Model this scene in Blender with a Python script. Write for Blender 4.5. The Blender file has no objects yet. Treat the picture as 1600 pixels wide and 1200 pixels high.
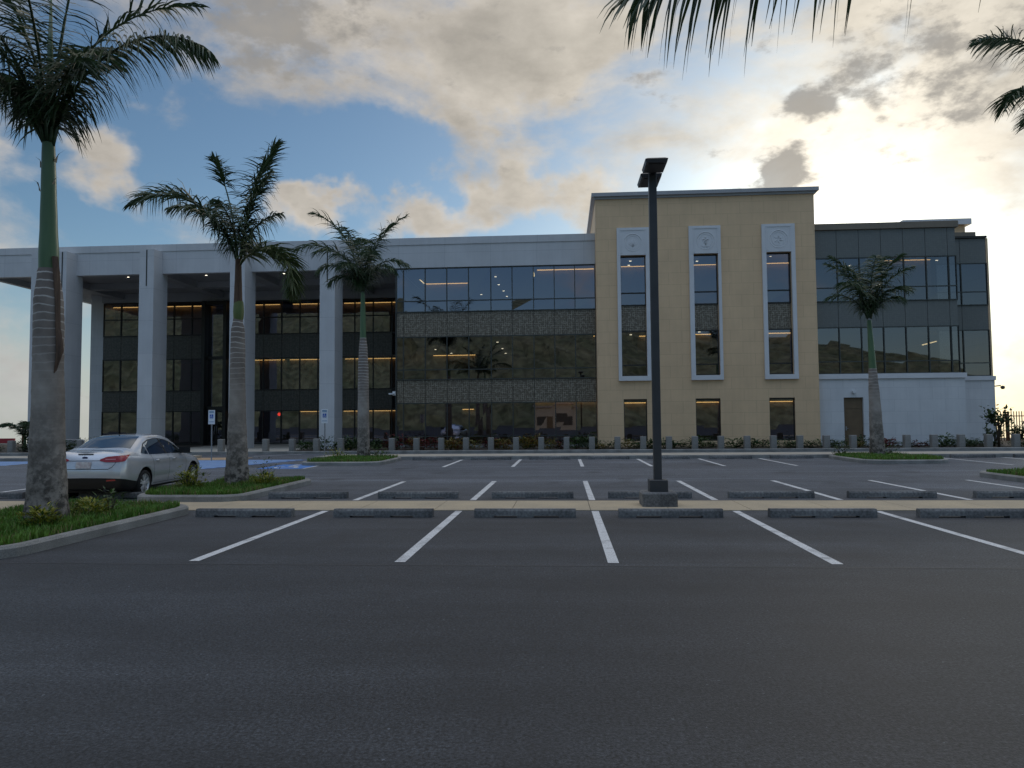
import bpy, bmesh, math, random
from mathutils import Vector, Matrix
from mathutils.bvhtree import BVHTree
R = math.radians
PI = math.pi
SC = bpy.context.scene
COL = SC.collection

# ------------------------------------------------------------------ camera
cam_d = bpy.data.cameras.new('camera')
cam = bpy.data.objects.new('camera', cam_d)
COL.objects.link(cam)
cam_d.sensor_width = 36.0
cam_d.lens = 25.734
cam_d.clip_start = 0.05
cam_d.clip_end = 3000
M3 = Matrix(((0.997547, 0.011727, 0.069017), (0.069522, -0.050198, -0.996317), (-0.00822, 0.99867, -0.05089)))
cam.matrix_world = Matrix.Translation((0, 0, 1.7)) @ M3.to_4x4()
SC.camera = cam

# ------------------------------------------------------------------ render / exposure
SC.view_settings.view_transform = 'Standard'
SC.view_settings.look = 'None'
SC.view_settings.exposure = 0.0
SC.view_settings.gamma = 1.0
SC.render.engine = 'CYCLES'
SC.cycles.use_denoising = True
SC.cycles.denoising_prefilter = 'NONE'
SC.cycles.max_bounces = 8
SC.cycles.transparent_max_bounces = 12
SC.cycles.sample_clamp_indirect = 4.0

# ------------------------------------------------------------------ sky
SUN_AZ, SUN_EL = 0.377, 0.262
SUN_DIR = Vector((math.sin(SUN_AZ)*math.cos(SUN_EL), math.cos(SUN_AZ)*math.cos(SUN_EL), math.sin(SUN_EL)))


def build_world():
    w = bpy.data.worlds.new("World")
    SC.world = w
    w.use_nodes = True
    nt = w.node_tree
    N, L = nt.nodes, nt.links
    N.clear()

    def inp(sock, v):
        if hasattr(v, 'is_output') or isinstance(v, bpy.types.NodeSocket):
            L.new(v, sock)
        else:
            sock.default_value = v

    def mth(op, a, b=0.0, c=None, clamp=False):
        n = N.new('ShaderNodeMath'); n.operation = op; n.use_clamp = clamp
        inp(n.inputs[0], a); inp(n.inputs[1], b)
        if c is not None:
            inp(n.inputs[2], c)
        return n.outputs[0]

    def vm(op, a, b=None):
        n = N.new('ShaderNodeVectorMath'); n.operation = op
        inp(n.inputs[0], a)
        if b is not None:
            inp(n.inputs[1], b)
        return n

    def sstep(v, lo, hi, a=0.0, b=1.0):
        n = N.new('ShaderNodeMapRange'); n.interpolation_type = 'SMOOTHSTEP'
        inp(n.inputs[0], v)
        n.inputs[1].default_value = lo; n.inputs[2].default_value = hi
        n.inputs[3].default_value = a; n.inputs[4].default_value = b
        return n.outputs[0]

    def mix(f, a, b, mode='MIX'):
        n = N.new('ShaderNodeMix'); n.data_type = 'RGBA'; n.blend_type = mode
        inp(n.inputs[0], f); inp(n.inputs[6], a); inp(n.inputs[7], b)
        return n.outputs[2]

    tc = N.new('ShaderNodeTexCoord')
    d = vm('NORMALIZE', tc.outputs['Generated']).outputs[0]
    sp = N.new('ShaderNodeSeparateXYZ'); L.new(d, sp.inputs[0])
    az = mth('ARCTAN2', sp.outputs[0], sp.outputs[1])
    el = mth('ARCSINE', sp.outputs[2])
    cb = N.new('ShaderNodeCombineXYZ'); L.new(az, cb.inputs[0]); L.new(el, cb.inputs[1])
    nw = N.new('ShaderNodeTexNoise'); nw.inputs['Scale'].default_value = 6.5; nw.inputs['Detail'].default_value = 5
    nw.inputs['Roughness'].default_value = 0.6
    L.new(d, nw.inputs['Vector'])
    wob = vm('MULTIPLY', vm('SUBTRACT', nw.outputs['Color'], (0.5, 0.5, 0.5)).outputs[0], (0.24, 0.16, 0.0)).outputs[0]
    ae = vm('ADD', cb.outputs[0], wob).outputs[0]
    # physical sky as the base
    sky = N.new('ShaderNodeTexSky'); sky.sky_type = 'NISHITA'
    sky.sun_disc = False
    sky.sun_elevation = SUN_EL; sky.sun_rotation = SUN_AZ
    sky.air_density = 1.0; sky.dust_density = 0.6; sky.ozone_density = 2.0
    # sky texture below the horizon is black: keep the ray just above it
    zc = mth('MAXIMUM', sp.outputs[2], 0.012)
    cz = N.new('ShaderNodeCombineXYZ'); L.new(sp.outputs[0], cz.inputs[0]); L.new(sp.outputs[1], cz.inputs[1]); L.new(zc, cz.inputs[2])
    L.new(cz.outputs[0], sky.inputs[0])
    skyc = mix(1.0, sky.outputs[0], (SKY_TINT[0], SKY_TINT[1], SKY_TINT[2], 1), 'MULTIPLY')
    # the blue of the open sky: clear gradient by elevation, kept with the physical sky
    # cloud noise, flattened
    wv = vm('MULTIPLY', d, (1.0, 1.0, 1.9)).outputs[0]
    nz = N.new('ShaderNodeTexNoise'); nz.inputs['Scale'].default_value = 5.0; nz.inputs['Detail'].default_value = 9
    nz.inputs['Roughness'].default_value = 0.56; nz.inputs['Distortion'].default_value = 0.25
    L.new(wv, nz.inputs['Vector'])
    nb = N.new('ShaderNodeTexNoise'); nb.inputs['Scale'].default_value = 2.2; nb.inputs['Detail'].default_value = 6
    nb.inputs['Roughness'].default_value = 0.5
    L.new(vm('ADD', wv, (3.1, 7.7, 1.3)).outputs[0], nb.inputs['Vector'])

    ae2 = vm('ADD', cb.outputs[0], vm('MULTIPLY', wob, (0.35, 0.45, 0.0)).outputs[0]).outputs[0]

    def blob(c, r, ae=ae):
        s = vm('SUBTRACT', ae, (c[0], c[1], 0)).outputs[0]
        s = vm('MULTIPLY', s, (1/r[0], 1/r[1], 0)).outputs[0]
        return sstep(vm('LENGTH', s).outputs[1], 0.0, 1.0, 1.0, 0.0)

    def total(lst, start, ae=ae):
        acc = start
        for c, r, wgt in lst:
            acc = mth('MULTIPLY_ADD', blob(c, r, ae), wgt, acc)
        return acc
    cov = total(CLOUDS, mth('MULTIPLY_ADD', nb.outputs[0], 0.5, -0.49))
    cov = mth('MULTIPLY_ADD', nz.outputs[0], 2.1, mth('ADD', cov, -1.02))
    mask = sstep(cov, -0.20, 0.36)
    thick = sstep(cov, 0.05, 0.60)
    tex2 = N.new('ShaderNodeTexNoise'); tex2.inputs['Scale'].default_value = 19.0; tex2.inputs['Detail'].default_value = 7; tex2.inputs['Roughness'].default_value = 0.6
    L.new(wv, tex2.inputs['Vector'])
    darkv = total(DARKS, mth('MULTIPLY_ADD', tex2.outputs[0], 1.7, mth('MULTIPLY_ADD', nz.outputs[0], 0.8, -1.27)), ae2)
    dark = sstep(darkv, 0.22, 0.62)
    # light that comes through round the hidden sun
    dt = vm('DOT_PRODUCT', d, tuple(SUN_DIR)).outputs[1]
    dt = mth('MAXIMUM', dt, 0.0)
    g1 = mth('POWER', dt, 150.0)
    g2 = mth('POWER', dt, 16.0)
    lowm = sstep(el, -0.02, 0.26, 1.0, 0.0)
    ccol = mix(thick, (0.57, 0.525, 0.47, 1), (0.44, 0.41, 0.365, 1))
    far = sstep(dt, 0.55, -0.4)
    ccol = mix(far, ccol, (0.52, 0.53, 0.58, 1))
    warm = mth('MULTIPLY', g2, 0.70)
    ccol = mix(warm, ccol, (0.92, 0.84, 0.69, 1))
    tex = N.new('ShaderNodeTexNoise'); tex.inputs['Scale'].default_value = 11.0; tex.inputs['Detail'].default_value = 8; tex.inputs['Roughness'].default_value = 0.6
    L.new(wv, tex.inputs['Vector'])
    shade = N.new('ShaderNodeMapRange'); L.new(tex.outputs[0], shade.inputs[0]); shade.inputs[1].default_value = .32; shade.inputs[2].default_value = .68; shade.inputs[3].default_value = .80; shade.inputs[4].default_value = 1.16
    ccol = mix(1.0, ccol, shade.outputs[0], 'MULTIPLY')
    out = mix(mask, skyc, ccol)
    # near-horizon milky band
    g3 = mth('POWER', dt, 5.0)
    lowc = mix(g3, (0.47, 0.50, 0.515, 1), (1.0, 0.92, 0.72, 1))
    out = mix(mth('MULTIPLY', mth('POWER', lowm, 1.5), sstep(sp.outputs[1], -0.3, 0.5, 0.25, 0.72)), out, lowc)
    gl = N.new('ShaderNodeCombineXYZ')
    gs = mth('ADD', mth('MULTIPLY', g1, 0.70), mth('MULTIPLY', g2, 0.06))
    gv = vm('SCALE', (1.0, 0.93, 0.80)); L.new(gs, gv.inputs['Scale'])
    out = mix(1.0, out, gv.outputs[0], 'ADD')
    out = mix(mth('MULTIPLY', dark, 0.80), out, (0.30, 0.285, 0.265, 1))
    # fill light added as unseen overhead sky, to lift ground and walls
    zen_fill = mth('MULTIPLY', sstep(el, 0.56, 0.98), mth('MULTIPLY_ADD', nb.outputs[0], 0.8, 0.6))
    zc_ = mix(sstep(sp.outputs[1], -0.35, 0.45), (ZEN_B[0], ZEN_B[1], ZEN_B[2], 1), (ZEN_F[0], ZEN_F[1], ZEN_F[2], 1))
    out = mix(mth('MINIMUM', zen_fill, 1.0), out, zc_)
    bg = N.new('ShaderNodeBackground')
    L.new(out, bg.inputs[0]); bg.inputs[1].default_value = 1.0
    o = N.new('ShaderNodeOutputWorld'); L.new(bg.outputs[0], o.inputs[0])
    w.cycles.sampling_method = 'MANUAL'
    w.cycles.sample_map_resolution = 1024


SKY_TINT = (0.080, 0.092, 0.098)
ZEN_F = (0.98, 0.90, 0.80)
ZEN_B = (0.72, 0.90, 1.22)
# (azimuth, elevation), (radius azimuth, radius elevation), weight
CLOUDS = [
    ((-0.20, 0.52), (0.42, 0.17), 0.48), ((-0.02, 0.47), (0.25, 0.13), 0.26), ((-0.40, 0.41), (0.14, 0.10), 0.30),
    ((-0.12, 0.385), (0.09, 0.06), 0.30), ((-0.352, 0.275), (0.10, 0.055), 0.75), ((-0.217, 0.265), (0.10, 0.05), 0.75),
    ((-0.12, 0.295), (0.075, 0.06), 0.62), ((-0.04, 0.315), (0.06, 0.06), 0.58), ((0.02, 0.285), (0.07, 0.055), 0.55),
    ((-0.58, 0.290), (0.10, 0.055), 0.66), ((-0.70, 0.300), (0.09, 0.05), 0.36), ((-0.50, 0.378), (0.07, 0.04), 0.30),
    ((0.46, 0.38), (0.36, 0.30), 0.58), ((0.15, 0.52), (0.22, 0.12), 0.22), ((-0.28, 0.345), (0.19, 0.07), -0.40),
    ((-0.62, 0.42), (0.16, 0.07), -0.20), ((-0.67, 0.06), (0.10, 0.14), 0.30), ((0.53, 0.06), (0.12, 0.12), 0.35),
    ((0.0, 1.57), (3.2, 0.9), 0.14),
]
DARKS = [
    ((0.283, 0.306), (0.062, 0.050), 0.95), ((0.322, 0.378), (0.060, 0.034), 0.72), ((0.52, 0.37), (0.22, 0.13), 0.42),
    ((0.40, 0.42), (0.20, 0.10), 0.34), ((-0.34, 0.49), (0.30, 0.12), 0.34), ((0.14, 0.44), (0.10, 0.05), 0.30), ((-0.40, 0.48), (0.13, 0.10), 0.30), ((0.21, 0.29), (0.06, 0.03), 0.3),
]
build_world()

sun_d = bpy.data.lights.new('sun', 'SUN')
sun_d.energy = 0.5
sun_d.angle = R(12)
sun_d.color = (1.0, 0.90, 0.76)
sun = bpy.data.objects.new('sun', sun_d)
COL.objects.link(sun)
sun.rotation_euler = SUN_DIR.to_track_quat('Z', 'Y').to_euler()

# ------------------------------------------------------------------ materials
MATS = {}


def nodes(name):
    m = bpy.data.materials.new(name); m.use_nodes = True
    nt = m.node_tree; nt.nodes.clear()
    out = nt.nodes.new('ShaderNodeOutputMaterial')
    MATS[name] = m
    return m, nt, nt.nodes, nt.links, out


def pmat(name, c, c2=None, scale=4.0, rough=0.7, metal=0.0, fine=None, bump=0.0, bscale=40.0, spec=0.4, ramp=(0.35, 0.65), emit=None, estr=1.0, stretch=None, coat=0.0, trans=0.0):
    """Principled with a two colour noise blend, a fine grain and a bump."""
    m, nt, N, L, out = nodes(name)
    b = N.new('ShaderNodeBsdfPrincipled')
    b.inputs['Roughness'].default_value = rough
    b.inputs['Metallic'].default_value = metal
    b.inputs['Specular IOR Level'].default_value = spec
    b.inputs['Coat Weight'].default_value = coat
    tc = N.new('ShaderNodeTexCoord')
    vec = tc.outputs['Object']
    if stretch:
        mp = N.new('ShaderNodeMapping'); mp.inputs['Scale'].default_value = stretch
        L.new(vec, mp.inputs[0]); vec = mp.outputs[0]
    col = None
    if c2 is not None:
        nz = N.new('ShaderNodeTexNoise'); nz.inputs['Scale'].default_value = scale; nz.inputs['Detail'].default_value = 6
        L.new(vec, nz.inputs['Vector'])
        rp = N.new('ShaderNodeValToRGB')
        rp.color_ramp.elements[0].position = ramp[0]; rp.color_ramp.elements[1].position = ramp[1]
        rp.color_ramp.elements[0].color = (*c, 1); rp.color_ramp.elements[1].color = (*c2, 1)
        L.new(nz.outputs[0], rp.inputs[0]); col = rp.outputs[0]
    if fine:
        nf = N.new('ShaderNodeTexNoise'); nf.inputs['Scale'].default_value = fine[0]; nf.inputs['Detail'].default_value = 3
        L.new(vec, nf.inputs['Vector'])
        mr = N.new('ShaderNodeMapRange'); mr.inputs[1].default_value = 0.3; mr.inputs[2].default_value = 0.7
        mr.inputs[3].default_value = 1-fine[1]; mr.inputs[4].default_value = 1+fine[1]
        L.new(nf.outputs[0], mr.inputs[0])
        mx = N.new('ShaderNodeMix'); mx.data_type = 'RGBA'; mx.blend_type = 'MULTIPLY'; mx.inputs[0].default_value = 1
        if col is not None:
            L.new(col, mx.inputs[6])
        else:
            mx.inputs[6].default_value = (*c, 1)
        L.new(mr.outputs[0], mx.inputs[7]); col = mx.outputs[2]
    if col is not None:
        L.new(col, b.inputs['Base Color'])
    else:
        b.inputs['Base Color'].default_value = (*c, 1)
    if bump:
        nb = N.new('ShaderNodeTexNoise'); nb.inputs['Scale'].default_value = bscale; nb.inputs['Detail'].default_value = 4
        L.new(vec, nb.inputs['Vector'])
        bp = N.new('ShaderNodeBump'); bp.inputs['Strength'].default_value = bump; bp.inputs['Distance'].default_value = 0.02
        L.new(nb.outputs[0], bp.inputs['Height']); L.new(bp.outputs[0], b.inputs['Normal'])
    if emit:
        b.inputs['Emission Color'].default_value = (*emit, 1); b.inputs['Emission Strength'].default_value = estr
    if trans:
        t = N.new('ShaderNodeBsdfTranslucent')
        if col is not None:
            L.new(col, t.inputs[0])
        else:
            t.inputs[0].default_value = (*c, 1)
        ms = N.new('ShaderNodeMixShader'); ms.inputs[0].default_value = trans
        L.new(b.outputs[0], ms.inputs[1]); L.new(t.outputs[0], ms.inputs[2]); L.new(ms.outputs[0], out.inputs[0])
    else:
        L.new(b.outputs[0], out.inputs[0])
    return m


def asphalt_mat():
    m, nt, N, L, out = nodes('asphalt')
    b = N.new('ShaderNodeBsdfPrincipled'); b.inputs['Roughness'].default_value = 0.66
    b.inputs['Specular IOR Level'].default_value = 0.5
    tc = N.new('ShaderNodeTexCoord'); v = tc.outputs['Object']

    def noise(sc, det, stretch=None, off=None):
        n = N.new('ShaderNodeTexNoise'); n.inputs['Scale'].default_value = sc; n.inputs['Detail'].default_value = det
        mp = N.new('ShaderNodeMapping')
        if stretch: mp.inputs['Scale'].default_value = stretch
        if off: mp.inputs['Location'].default_value = off
        L.new(v, mp.inputs[0]); L.new(mp.outputs[0], n.inputs['Vector'])
        return n.outputs[0]

    def rng(val, a, b2, lo, hi):
        r = N.new('ShaderNodeMapRange'); L.new(val, r.inputs[0])
        for i, x in enumerate((a, b2, lo, hi)): r.inputs[i+1].default_value = x
        return r.outputs[0]

    def mul(a, b2):
        n = N.new('ShaderNodeMath'); n.operation = 'MULTIPLY'; L.new(a, n.inputs[0]); L.new(b2, n.inputs[1]); return n.outputs[0]
    big = rng(noise(0.35, 5, (0.55, 1.3, 1)), 0.3, 0.7, 0.84, 1.18)
    mid = rng(noise(2.6, 6, None, (5, 3, 0)), 0.3, 0.72, 0.90, 1.12)
    worn = mul(rng(noise(0.55, 7, (0.22, 1.5, 1), (11, 2, 0)), 0.50, 0.72, 0.94, 1.42), rng(noise(1.3, 5, (0.10, 1.2, 1), (4, 12, 0)), 0.35, 0.68, 0.84, 1.18))
    grit = mul(rng(noise(120, 2), 0.28, 0.72, 0.35, 1.75), mul(rng(noise(46, 4, None, (7, 5, 0)), 0.32, 0.68, 0.22, 1.85), rng(noise(14, 3, None, (3, 8, 0)), 0.3, 0.7, 0.80, 1.20)))
    # pale stones in the surface
    vo = N.new('ShaderNodeTexVoronoi'); vo.inputs['Scale'].default_value = 5.5; vo.inputs['Randomness'].default_value = 1.0
    L.new(v, vo.inputs['Vector'])
    st = rng(vo.outputs['Distance'], 0.035, 0.06, 3.6, 1.0)
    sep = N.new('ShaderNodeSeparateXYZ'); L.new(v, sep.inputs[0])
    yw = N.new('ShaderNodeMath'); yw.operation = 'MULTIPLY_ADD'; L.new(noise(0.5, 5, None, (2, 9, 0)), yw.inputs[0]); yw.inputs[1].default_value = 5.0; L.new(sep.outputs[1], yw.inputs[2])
    sheen_lane = rng(yw.outputs[0], 15.0, 24.0, 1.0, 2.75)  # far asphalt painted lighter, standing in for grazing sheen and lens veil
    # the drive lane was laid darker than the bays beside it
    lane = N.new('ShaderNodeMapRange'); L.new(sep.outputs[1], lane.inputs[0])
    for i_, x_ in enumerate((8.66, 8.74, .90, 1.12)): lane.inputs[i_+1].default_value = x_
    sheen_lane = mul(sheen_lane, lane.outputs[0])
    f = mul(mul(mul(big, mid), sheen_lane), mul(mul(worn, grit), st))
    mx = N.new('ShaderNodeMix'); mx.data_type = 'RGBA'; mx.blend_type = 'MULTIPLY'; mx.inputs[0].default_value = 1
    mx.inputs[6].default_value = (0.0285, 0.0315, 0.0362, 1); L.new(f, mx.inputs[7])
    # tyre scuffs and drip stains
    stain = rng(noise(0.8, 6, (1.0, .6, 1), (20, 31, 0)), 0.56, 0.72, 0.0, 0.55)
    m2 = N.new('ShaderNodeMix'); m2.data_type = 'RGBA'; L.new(stain, m2.inputs[0]); L.new(mx.outputs[2], m2.inputs[6])
    m2.inputs[7].default_value = (0.018, 0.018, 0.019, 1)
    L.new(m2.outputs[2], b.inputs['Base Color'])
    bp = N.new('ShaderNodeBump'); bp.inputs['Strength'].default_value = 0.55; bp.inputs['Distance'].default_value = 0.006
    L.new(noise(95, 3), bp.inputs['Height']); L.new(bp.outputs[0], b.inputs['Normal'])
    L.new(b.outputs[0], out.inputs[0])
    return m


def glass_mat(name, refl, tint, trans, rcol=(0.80, 0.90, 1.0)):
    m, nt, N, L, out = nodes(name)
    g = N.new('ShaderNodeBsdfGlossy'); g.inputs['Roughness'].default_value = 0.012; g.inputs[0].default_value = (*rcol, 1)
    t = N.new('ShaderNodeBsdfTransparent'); t.inputs[0].default_value = (tint[0]*trans, tint[1]*trans, tint[2]*trans, 1)
    lw = N.new('ShaderNodeLayerWeight'); lw.inputs[0].default_value = 0.25
    mr = N.new('ShaderNodeMapRange'); mr.inputs[1].default_value = 0; mr.inputs[2].default_value = 1
    mr.inputs[3].default_value = refl; mr.inputs[4].default_value = min(1, refl+0.5)
    L.new(lw.outputs['Fresnel'], mr.inputs[0])
    ms = N.new('ShaderNodeMixShader'); L.new(mr.outputs[0], ms.inputs[0])
    L.new(t.outputs[0], ms.inputs[1]); L.new(g.outputs[0], ms.inputs[2]); L.new(ms.outputs[0], out.inputs[0])
    return m


def brick_mat(name, c1, c2, mortar, bw, bh, msize, rough, offset=0.5, swap='XZ'):
    """Wall cladding in thin-jointed panels, laid in the wall's own x-z plane."""
    m, nt, N, L, out = nodes(name)
    b = N.new('ShaderNodeBsdfPrincipled'); b.inputs['Roughness'].default_value = rough
    b.inputs['Specular IOR Level'].default_value = 0.3
    tc = N.new('ShaderNodeTexCoord')
    sp = N.new('ShaderNodeSeparateXYZ'); L.new(tc.outputs['Object'], sp.inputs[0])
    ad = N.new('ShaderNodeMath'); ad.operation = 'ADD'; L.new(sp.outputs[0], ad.inputs[0]); L.new(sp.outputs[1], ad.inputs[1])
    cb = N.new('ShaderNodeCombineXYZ'); L.new(ad.outputs[0], cb.inputs[0]); L.new(sp.outputs[2], cb.inputs[1])
    br = N.new('ShaderNodeTexBrick'); L.new(cb.outputs[0], br.inputs[0])
    br.offset = offset
    br.inputs['Color1'].default_value = (*c1, 1); br.inputs['Color2'].default_value = (*c2, 1); br.inputs['Mortar'].default_value = (*mortar, 1)
    br.inputs['Scale'].default_value = 1.0; br.inputs['Mortar Size'].default_value = msize
    br.inputs['Brick Width'].default_value = bw; br.inputs['Row Height'].default_value = bh
    br.inputs['Mortar Smooth'].default_value = 0.1
    nz = N.new('ShaderNodeTexNoise'); nz.inputs['Scale'].default_value = 0.9; nz.inputs['Detail'].default_value = 7
    L.new(tc.outputs['Object'], nz.inputs['Vector'])
    mr = N.new('ShaderNodeMapRange'); mr.inputs[1].default_value = .3; mr.inputs[2].default_value = .7; mr.inputs[3].default_value = .94; mr.inputs[4].default_value = 1.05
    L.new(nz.outputs[0], mr.inputs[0])
    # faint rain streaks
    mp = N.new('ShaderNodeMapping'); mp.inputs['Scale'].default_value = (3.0, 3.0, 0.16); L.new(tc.outputs['Object'], mp.inputs[0])
    n2 = N.new('ShaderNodeTexNoise'); n2.inputs['Scale'].default_value = 2.0; n2.inputs['Detail'].default_value = 5; L.new(mp.outputs[0], n2.inputs['Vector'])
    m3 = N.new('ShaderNodeMapRange'); m3.inputs[1].default_value = .35; m3.inputs[2].default_value = .7; m3.inputs[3].default_value = 1.015; m3.inputs[4].default_value = .965
    L.new(n2.outputs[0], m3.inputs[0])
    mm = N.new('ShaderNodeMath'); mm.operation = 'MULTIPLY'; L.new(mr.outputs[0], mm.inputs[0]); L.new(m3.outputs[0], mm.inputs[1])
    mx = N.new('ShaderNodeMix'); mx.data_type = 'RGBA'; mx.blend_type = 'MULTIPLY'; mx.inputs[0].default_value = 1
    L.new(br.outputs[0], mx.inputs[6]); L.new(mm.outputs[0], mx.inputs[7]); L.new(mx.outputs[2], b.inputs['Base Color'])
    bp = N.new('ShaderNodeBump'); bp.inputs['Strength'].default_value = 0.25; bp.inputs['Distance'].default_value = 0.02; bp.invert = True
    L.new(br.outputs['Fac'], bp.inputs['Height']); L.new(bp.outputs[0], b.inputs['Normal'])
    L.new(b.outputs[0], out.inputs[0])
    return m


def spandrel_mat(name, base, line):
    """Grey-brown panel with a woven pattern of pale broken lines."""
    m, nt, N, L, out = nodes(name)
    b = N.new('ShaderNodeBsdfPrincipled'); b.inputs['Roughness'].default_value = 0.35; b.inputs['Specular IOR Level'].default_value = 0.5
    tc = N.new('ShaderNodeTexCoord')
    sp = N.new('ShaderNodeSeparateXYZ'); L.new(tc.outputs['Object'], sp.inputs[0])

    def lay(ang, bw, bh, ms, off, seed):
        cb = N.new('ShaderNodeCombineXYZ'); L.new(sp.outputs[0], cb.inputs[0]); L.new(sp.outputs[2], cb.inputs[1])
        mp = N.new('ShaderNodeMapping'); mp.inputs['Rotation'].default_value = (0, 0, ang); mp.inputs['Location'].default_value = (seed, seed*1.7, 0)
        L.new(cb.outputs[0], mp.inputs[0])
        br = N.new('ShaderNodeTexBrick'); L.new(mp.outputs[0], br.inputs[0]); br.offset = off; br.squash = 0.6; br.squash_frequency = 3
        br.inputs['Scale'].default_value = 1; br.inputs['Mortar Size'].default_value = ms
        br.inputs['Brick Width'].default_value = bw; br.inputs['Row Height'].default_value = bh; br.inputs['Mortar Smooth'].default_value = .3
        nz = N.new('ShaderNodeTexNoise'); nz.inputs['Scale'].default_value = 5.0; nz.inputs['Detail'].default_value = 2
        L.new(mp.outputs[0], nz.inputs['Vector'])
        mr = N.new('ShaderNodeMapRange'); mr.inputs[1].default_value = .40; mr.inputs[2].default_value = .58; L.new(nz.outputs[0], mr.inputs[0])
        mu = N.new('ShaderNodeMath'); mu.operation = 'MULTIPLY'; L.new(br.outputs['Fac'], mu.inputs[0]); L.new(mr.outputs[0], mu.inputs[1])
        return mu.outputs[0]
    a = lay(0.02, .46, .115, .014, .37, 0.0)
    c = lay(PI/2-0.02, .42, .13, .014, .61, 3.3)
    mx = N.new('ShaderNodeMath'); mx.operation = 'MAXIMUM'; L.new(a, mx.inputs[0]); L.new(c, mx.inputs[1])
    cm = N.new('ShaderNodeMix'); cm.data_type = 'RGBA'; L.new(mx.outputs[0], cm.inputs[0])
    cm.inputs[6].default_value = (*base, 1); cm.inputs[7].default_value = (*line, 1)
    L.new(cm.outputs[2], b.inputs['Base Color'])
    L.new(b.outputs[0], out.inputs[0])
    return m


def trunk_mat():
    m, nt, N, L, out = nodes('palm_bark')
    b = N.new('ShaderNodeBsdfPrincipled'); b.inputs['Roughness'].default_value = 0.85; b.inputs['Specular IOR Level'].default_value = .2
    tc = N.new('ShaderNodeTexCoord'); v = tc.outputs['Object']
    sp = N.new('ShaderNodeSeparateXYZ'); L.new(v, sp.inputs[0])
    n1 = N.new('ShaderNodeTexNoise'); n1.inputs['Scale'].default_value = 2.4; n1.inputs['Detail'].default_value = 8; L.new(v, n1.inputs['Vector'])
    rp = N.new('ShaderNodeValToRGB'); L.new(n1.outputs[0], rp.inputs[0])
    e = rp.color_ramp.elements
    e[0].position = .32; e[0].color = (.20, .17, .145, 1); e[1].position = .68; e[1].color = (.40, .355, .31, 1)
    # leaf scars: pale rings at uneven height
    zd = N.new('ShaderNodeMath'); zd.operation = 'MULTIPLY_ADD'; L.new(n1.outputs[0], zd.inputs[0]); zd.inputs[1].default_value = .13; L.new(sp.outputs[2], zd.inputs[2])
    w = N.new('ShaderNodeMath'); w.operation = 'MULTIPLY'; L.new(zd.outputs[0], w.inputs[0]); w.inputs[1].default_value = 7.5
    fr = N.new('ShaderNodeMath'); fr.operation = 'FRACT'; L.new(w.outputs[0], fr.inputs[0])
    ring = N.new('ShaderNodeMapRange'); L.new(fr.outputs[0], ring.inputs[0])
    ring.inputs[1].default_value = .80; ring.inputs[2].default_value = .92; ring.inputs[3].default_value = 0; ring.inputs[4].default_value = 1
    hi = N.new('ShaderNodeMapRange'); L.new(sp.outputs[2], hi.inputs[0])
    hi.inputs[1].default_value = 2.3; hi.inputs[2].default_value = 4.0; hi.inputs[3].default_value = .05; hi.inputs[4].default_value = 1
    k = N.new('ShaderNodeMath'); k.operation = 'MULTIPLY'; L.new(ring.outputs[0], k.inputs[0]); L.new(hi.outputs[0], k.inputs[1])
    m1 = N.new('ShaderNodeMix'); m1.data_type = 'RGBA'; dk = N.new('ShaderNodeMath'); dk.operation = 'MULTIPLY'; L.new(hi.outputs[0], dk.inputs[0]); dk.inputs[1].default_value = .6
    m0 = N.new('ShaderNodeMix'); m0.data_type = 'RGBA'; L.new(dk.outputs[0], m0.inputs[0]); L.new(rp.outputs[0], m0.inputs[6]); m0.inputs[7].default_value = (.16, .13, .115, 1)
    L.new(k.outputs[0], m1.inputs[0]); L.new(m0.outputs[2], m1.inputs[6]); m1.inputs[7].default_value = (.62, .58, .53, 1)
    # lichen and dark stains low down
    n2 = N.new('ShaderNodeTexNoise'); n2.inputs['Scale'].default_value = 6; n2.inputs['Detail'].default_value = 8; n2.inputs['Roughness'].default_value = .7; L.new(v, n2.inputs['Vector'])
    lo = N.new('ShaderNodeMapRange'); L.new(sp.outputs[2], lo.inputs[0]); lo.inputs[1].default_value = .1; lo.inputs[2].default_value = 2.1; lo.inputs[3].default_value = 1.15; lo.inputs[4].default_value = 0
    st = N.new('ShaderNodeMapRange'); L.new(n2.outputs[0], st.inputs[0]); st.inputs[1].default_value = .43; st.inputs[2].default_value = .56
    k2 = N.new('ShaderNodeMath'); k2.operation = 'MULTIPLY'; L.new(lo.outputs[0], k2.inputs[0]); L.new(st.outputs[0], k2.inputs[1])
    m2 = N.new('ShaderNodeMix'); m2.data_type = 'RGBA'; L.new(k2.outputs[0], m2.inputs[0]); L.new(m1.outputs[2], m2.inputs[6]); m2.inputs[7].default_value = (.070, .062, .054, 1)
    L.new(m2.outputs[2], b.inputs['Base Color'])
    bp = N.new('ShaderNodeBump'); bp.inputs['Strength'].default_value = .5; bp.inputs['Distance'].default_value = .02; L.new(n2.outputs[0], bp.inputs['Height']); L.new(bp.outputs[0], b.inputs['Normal'])
    L.new(b.outputs[0], out.inputs[0])
    return m


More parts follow.
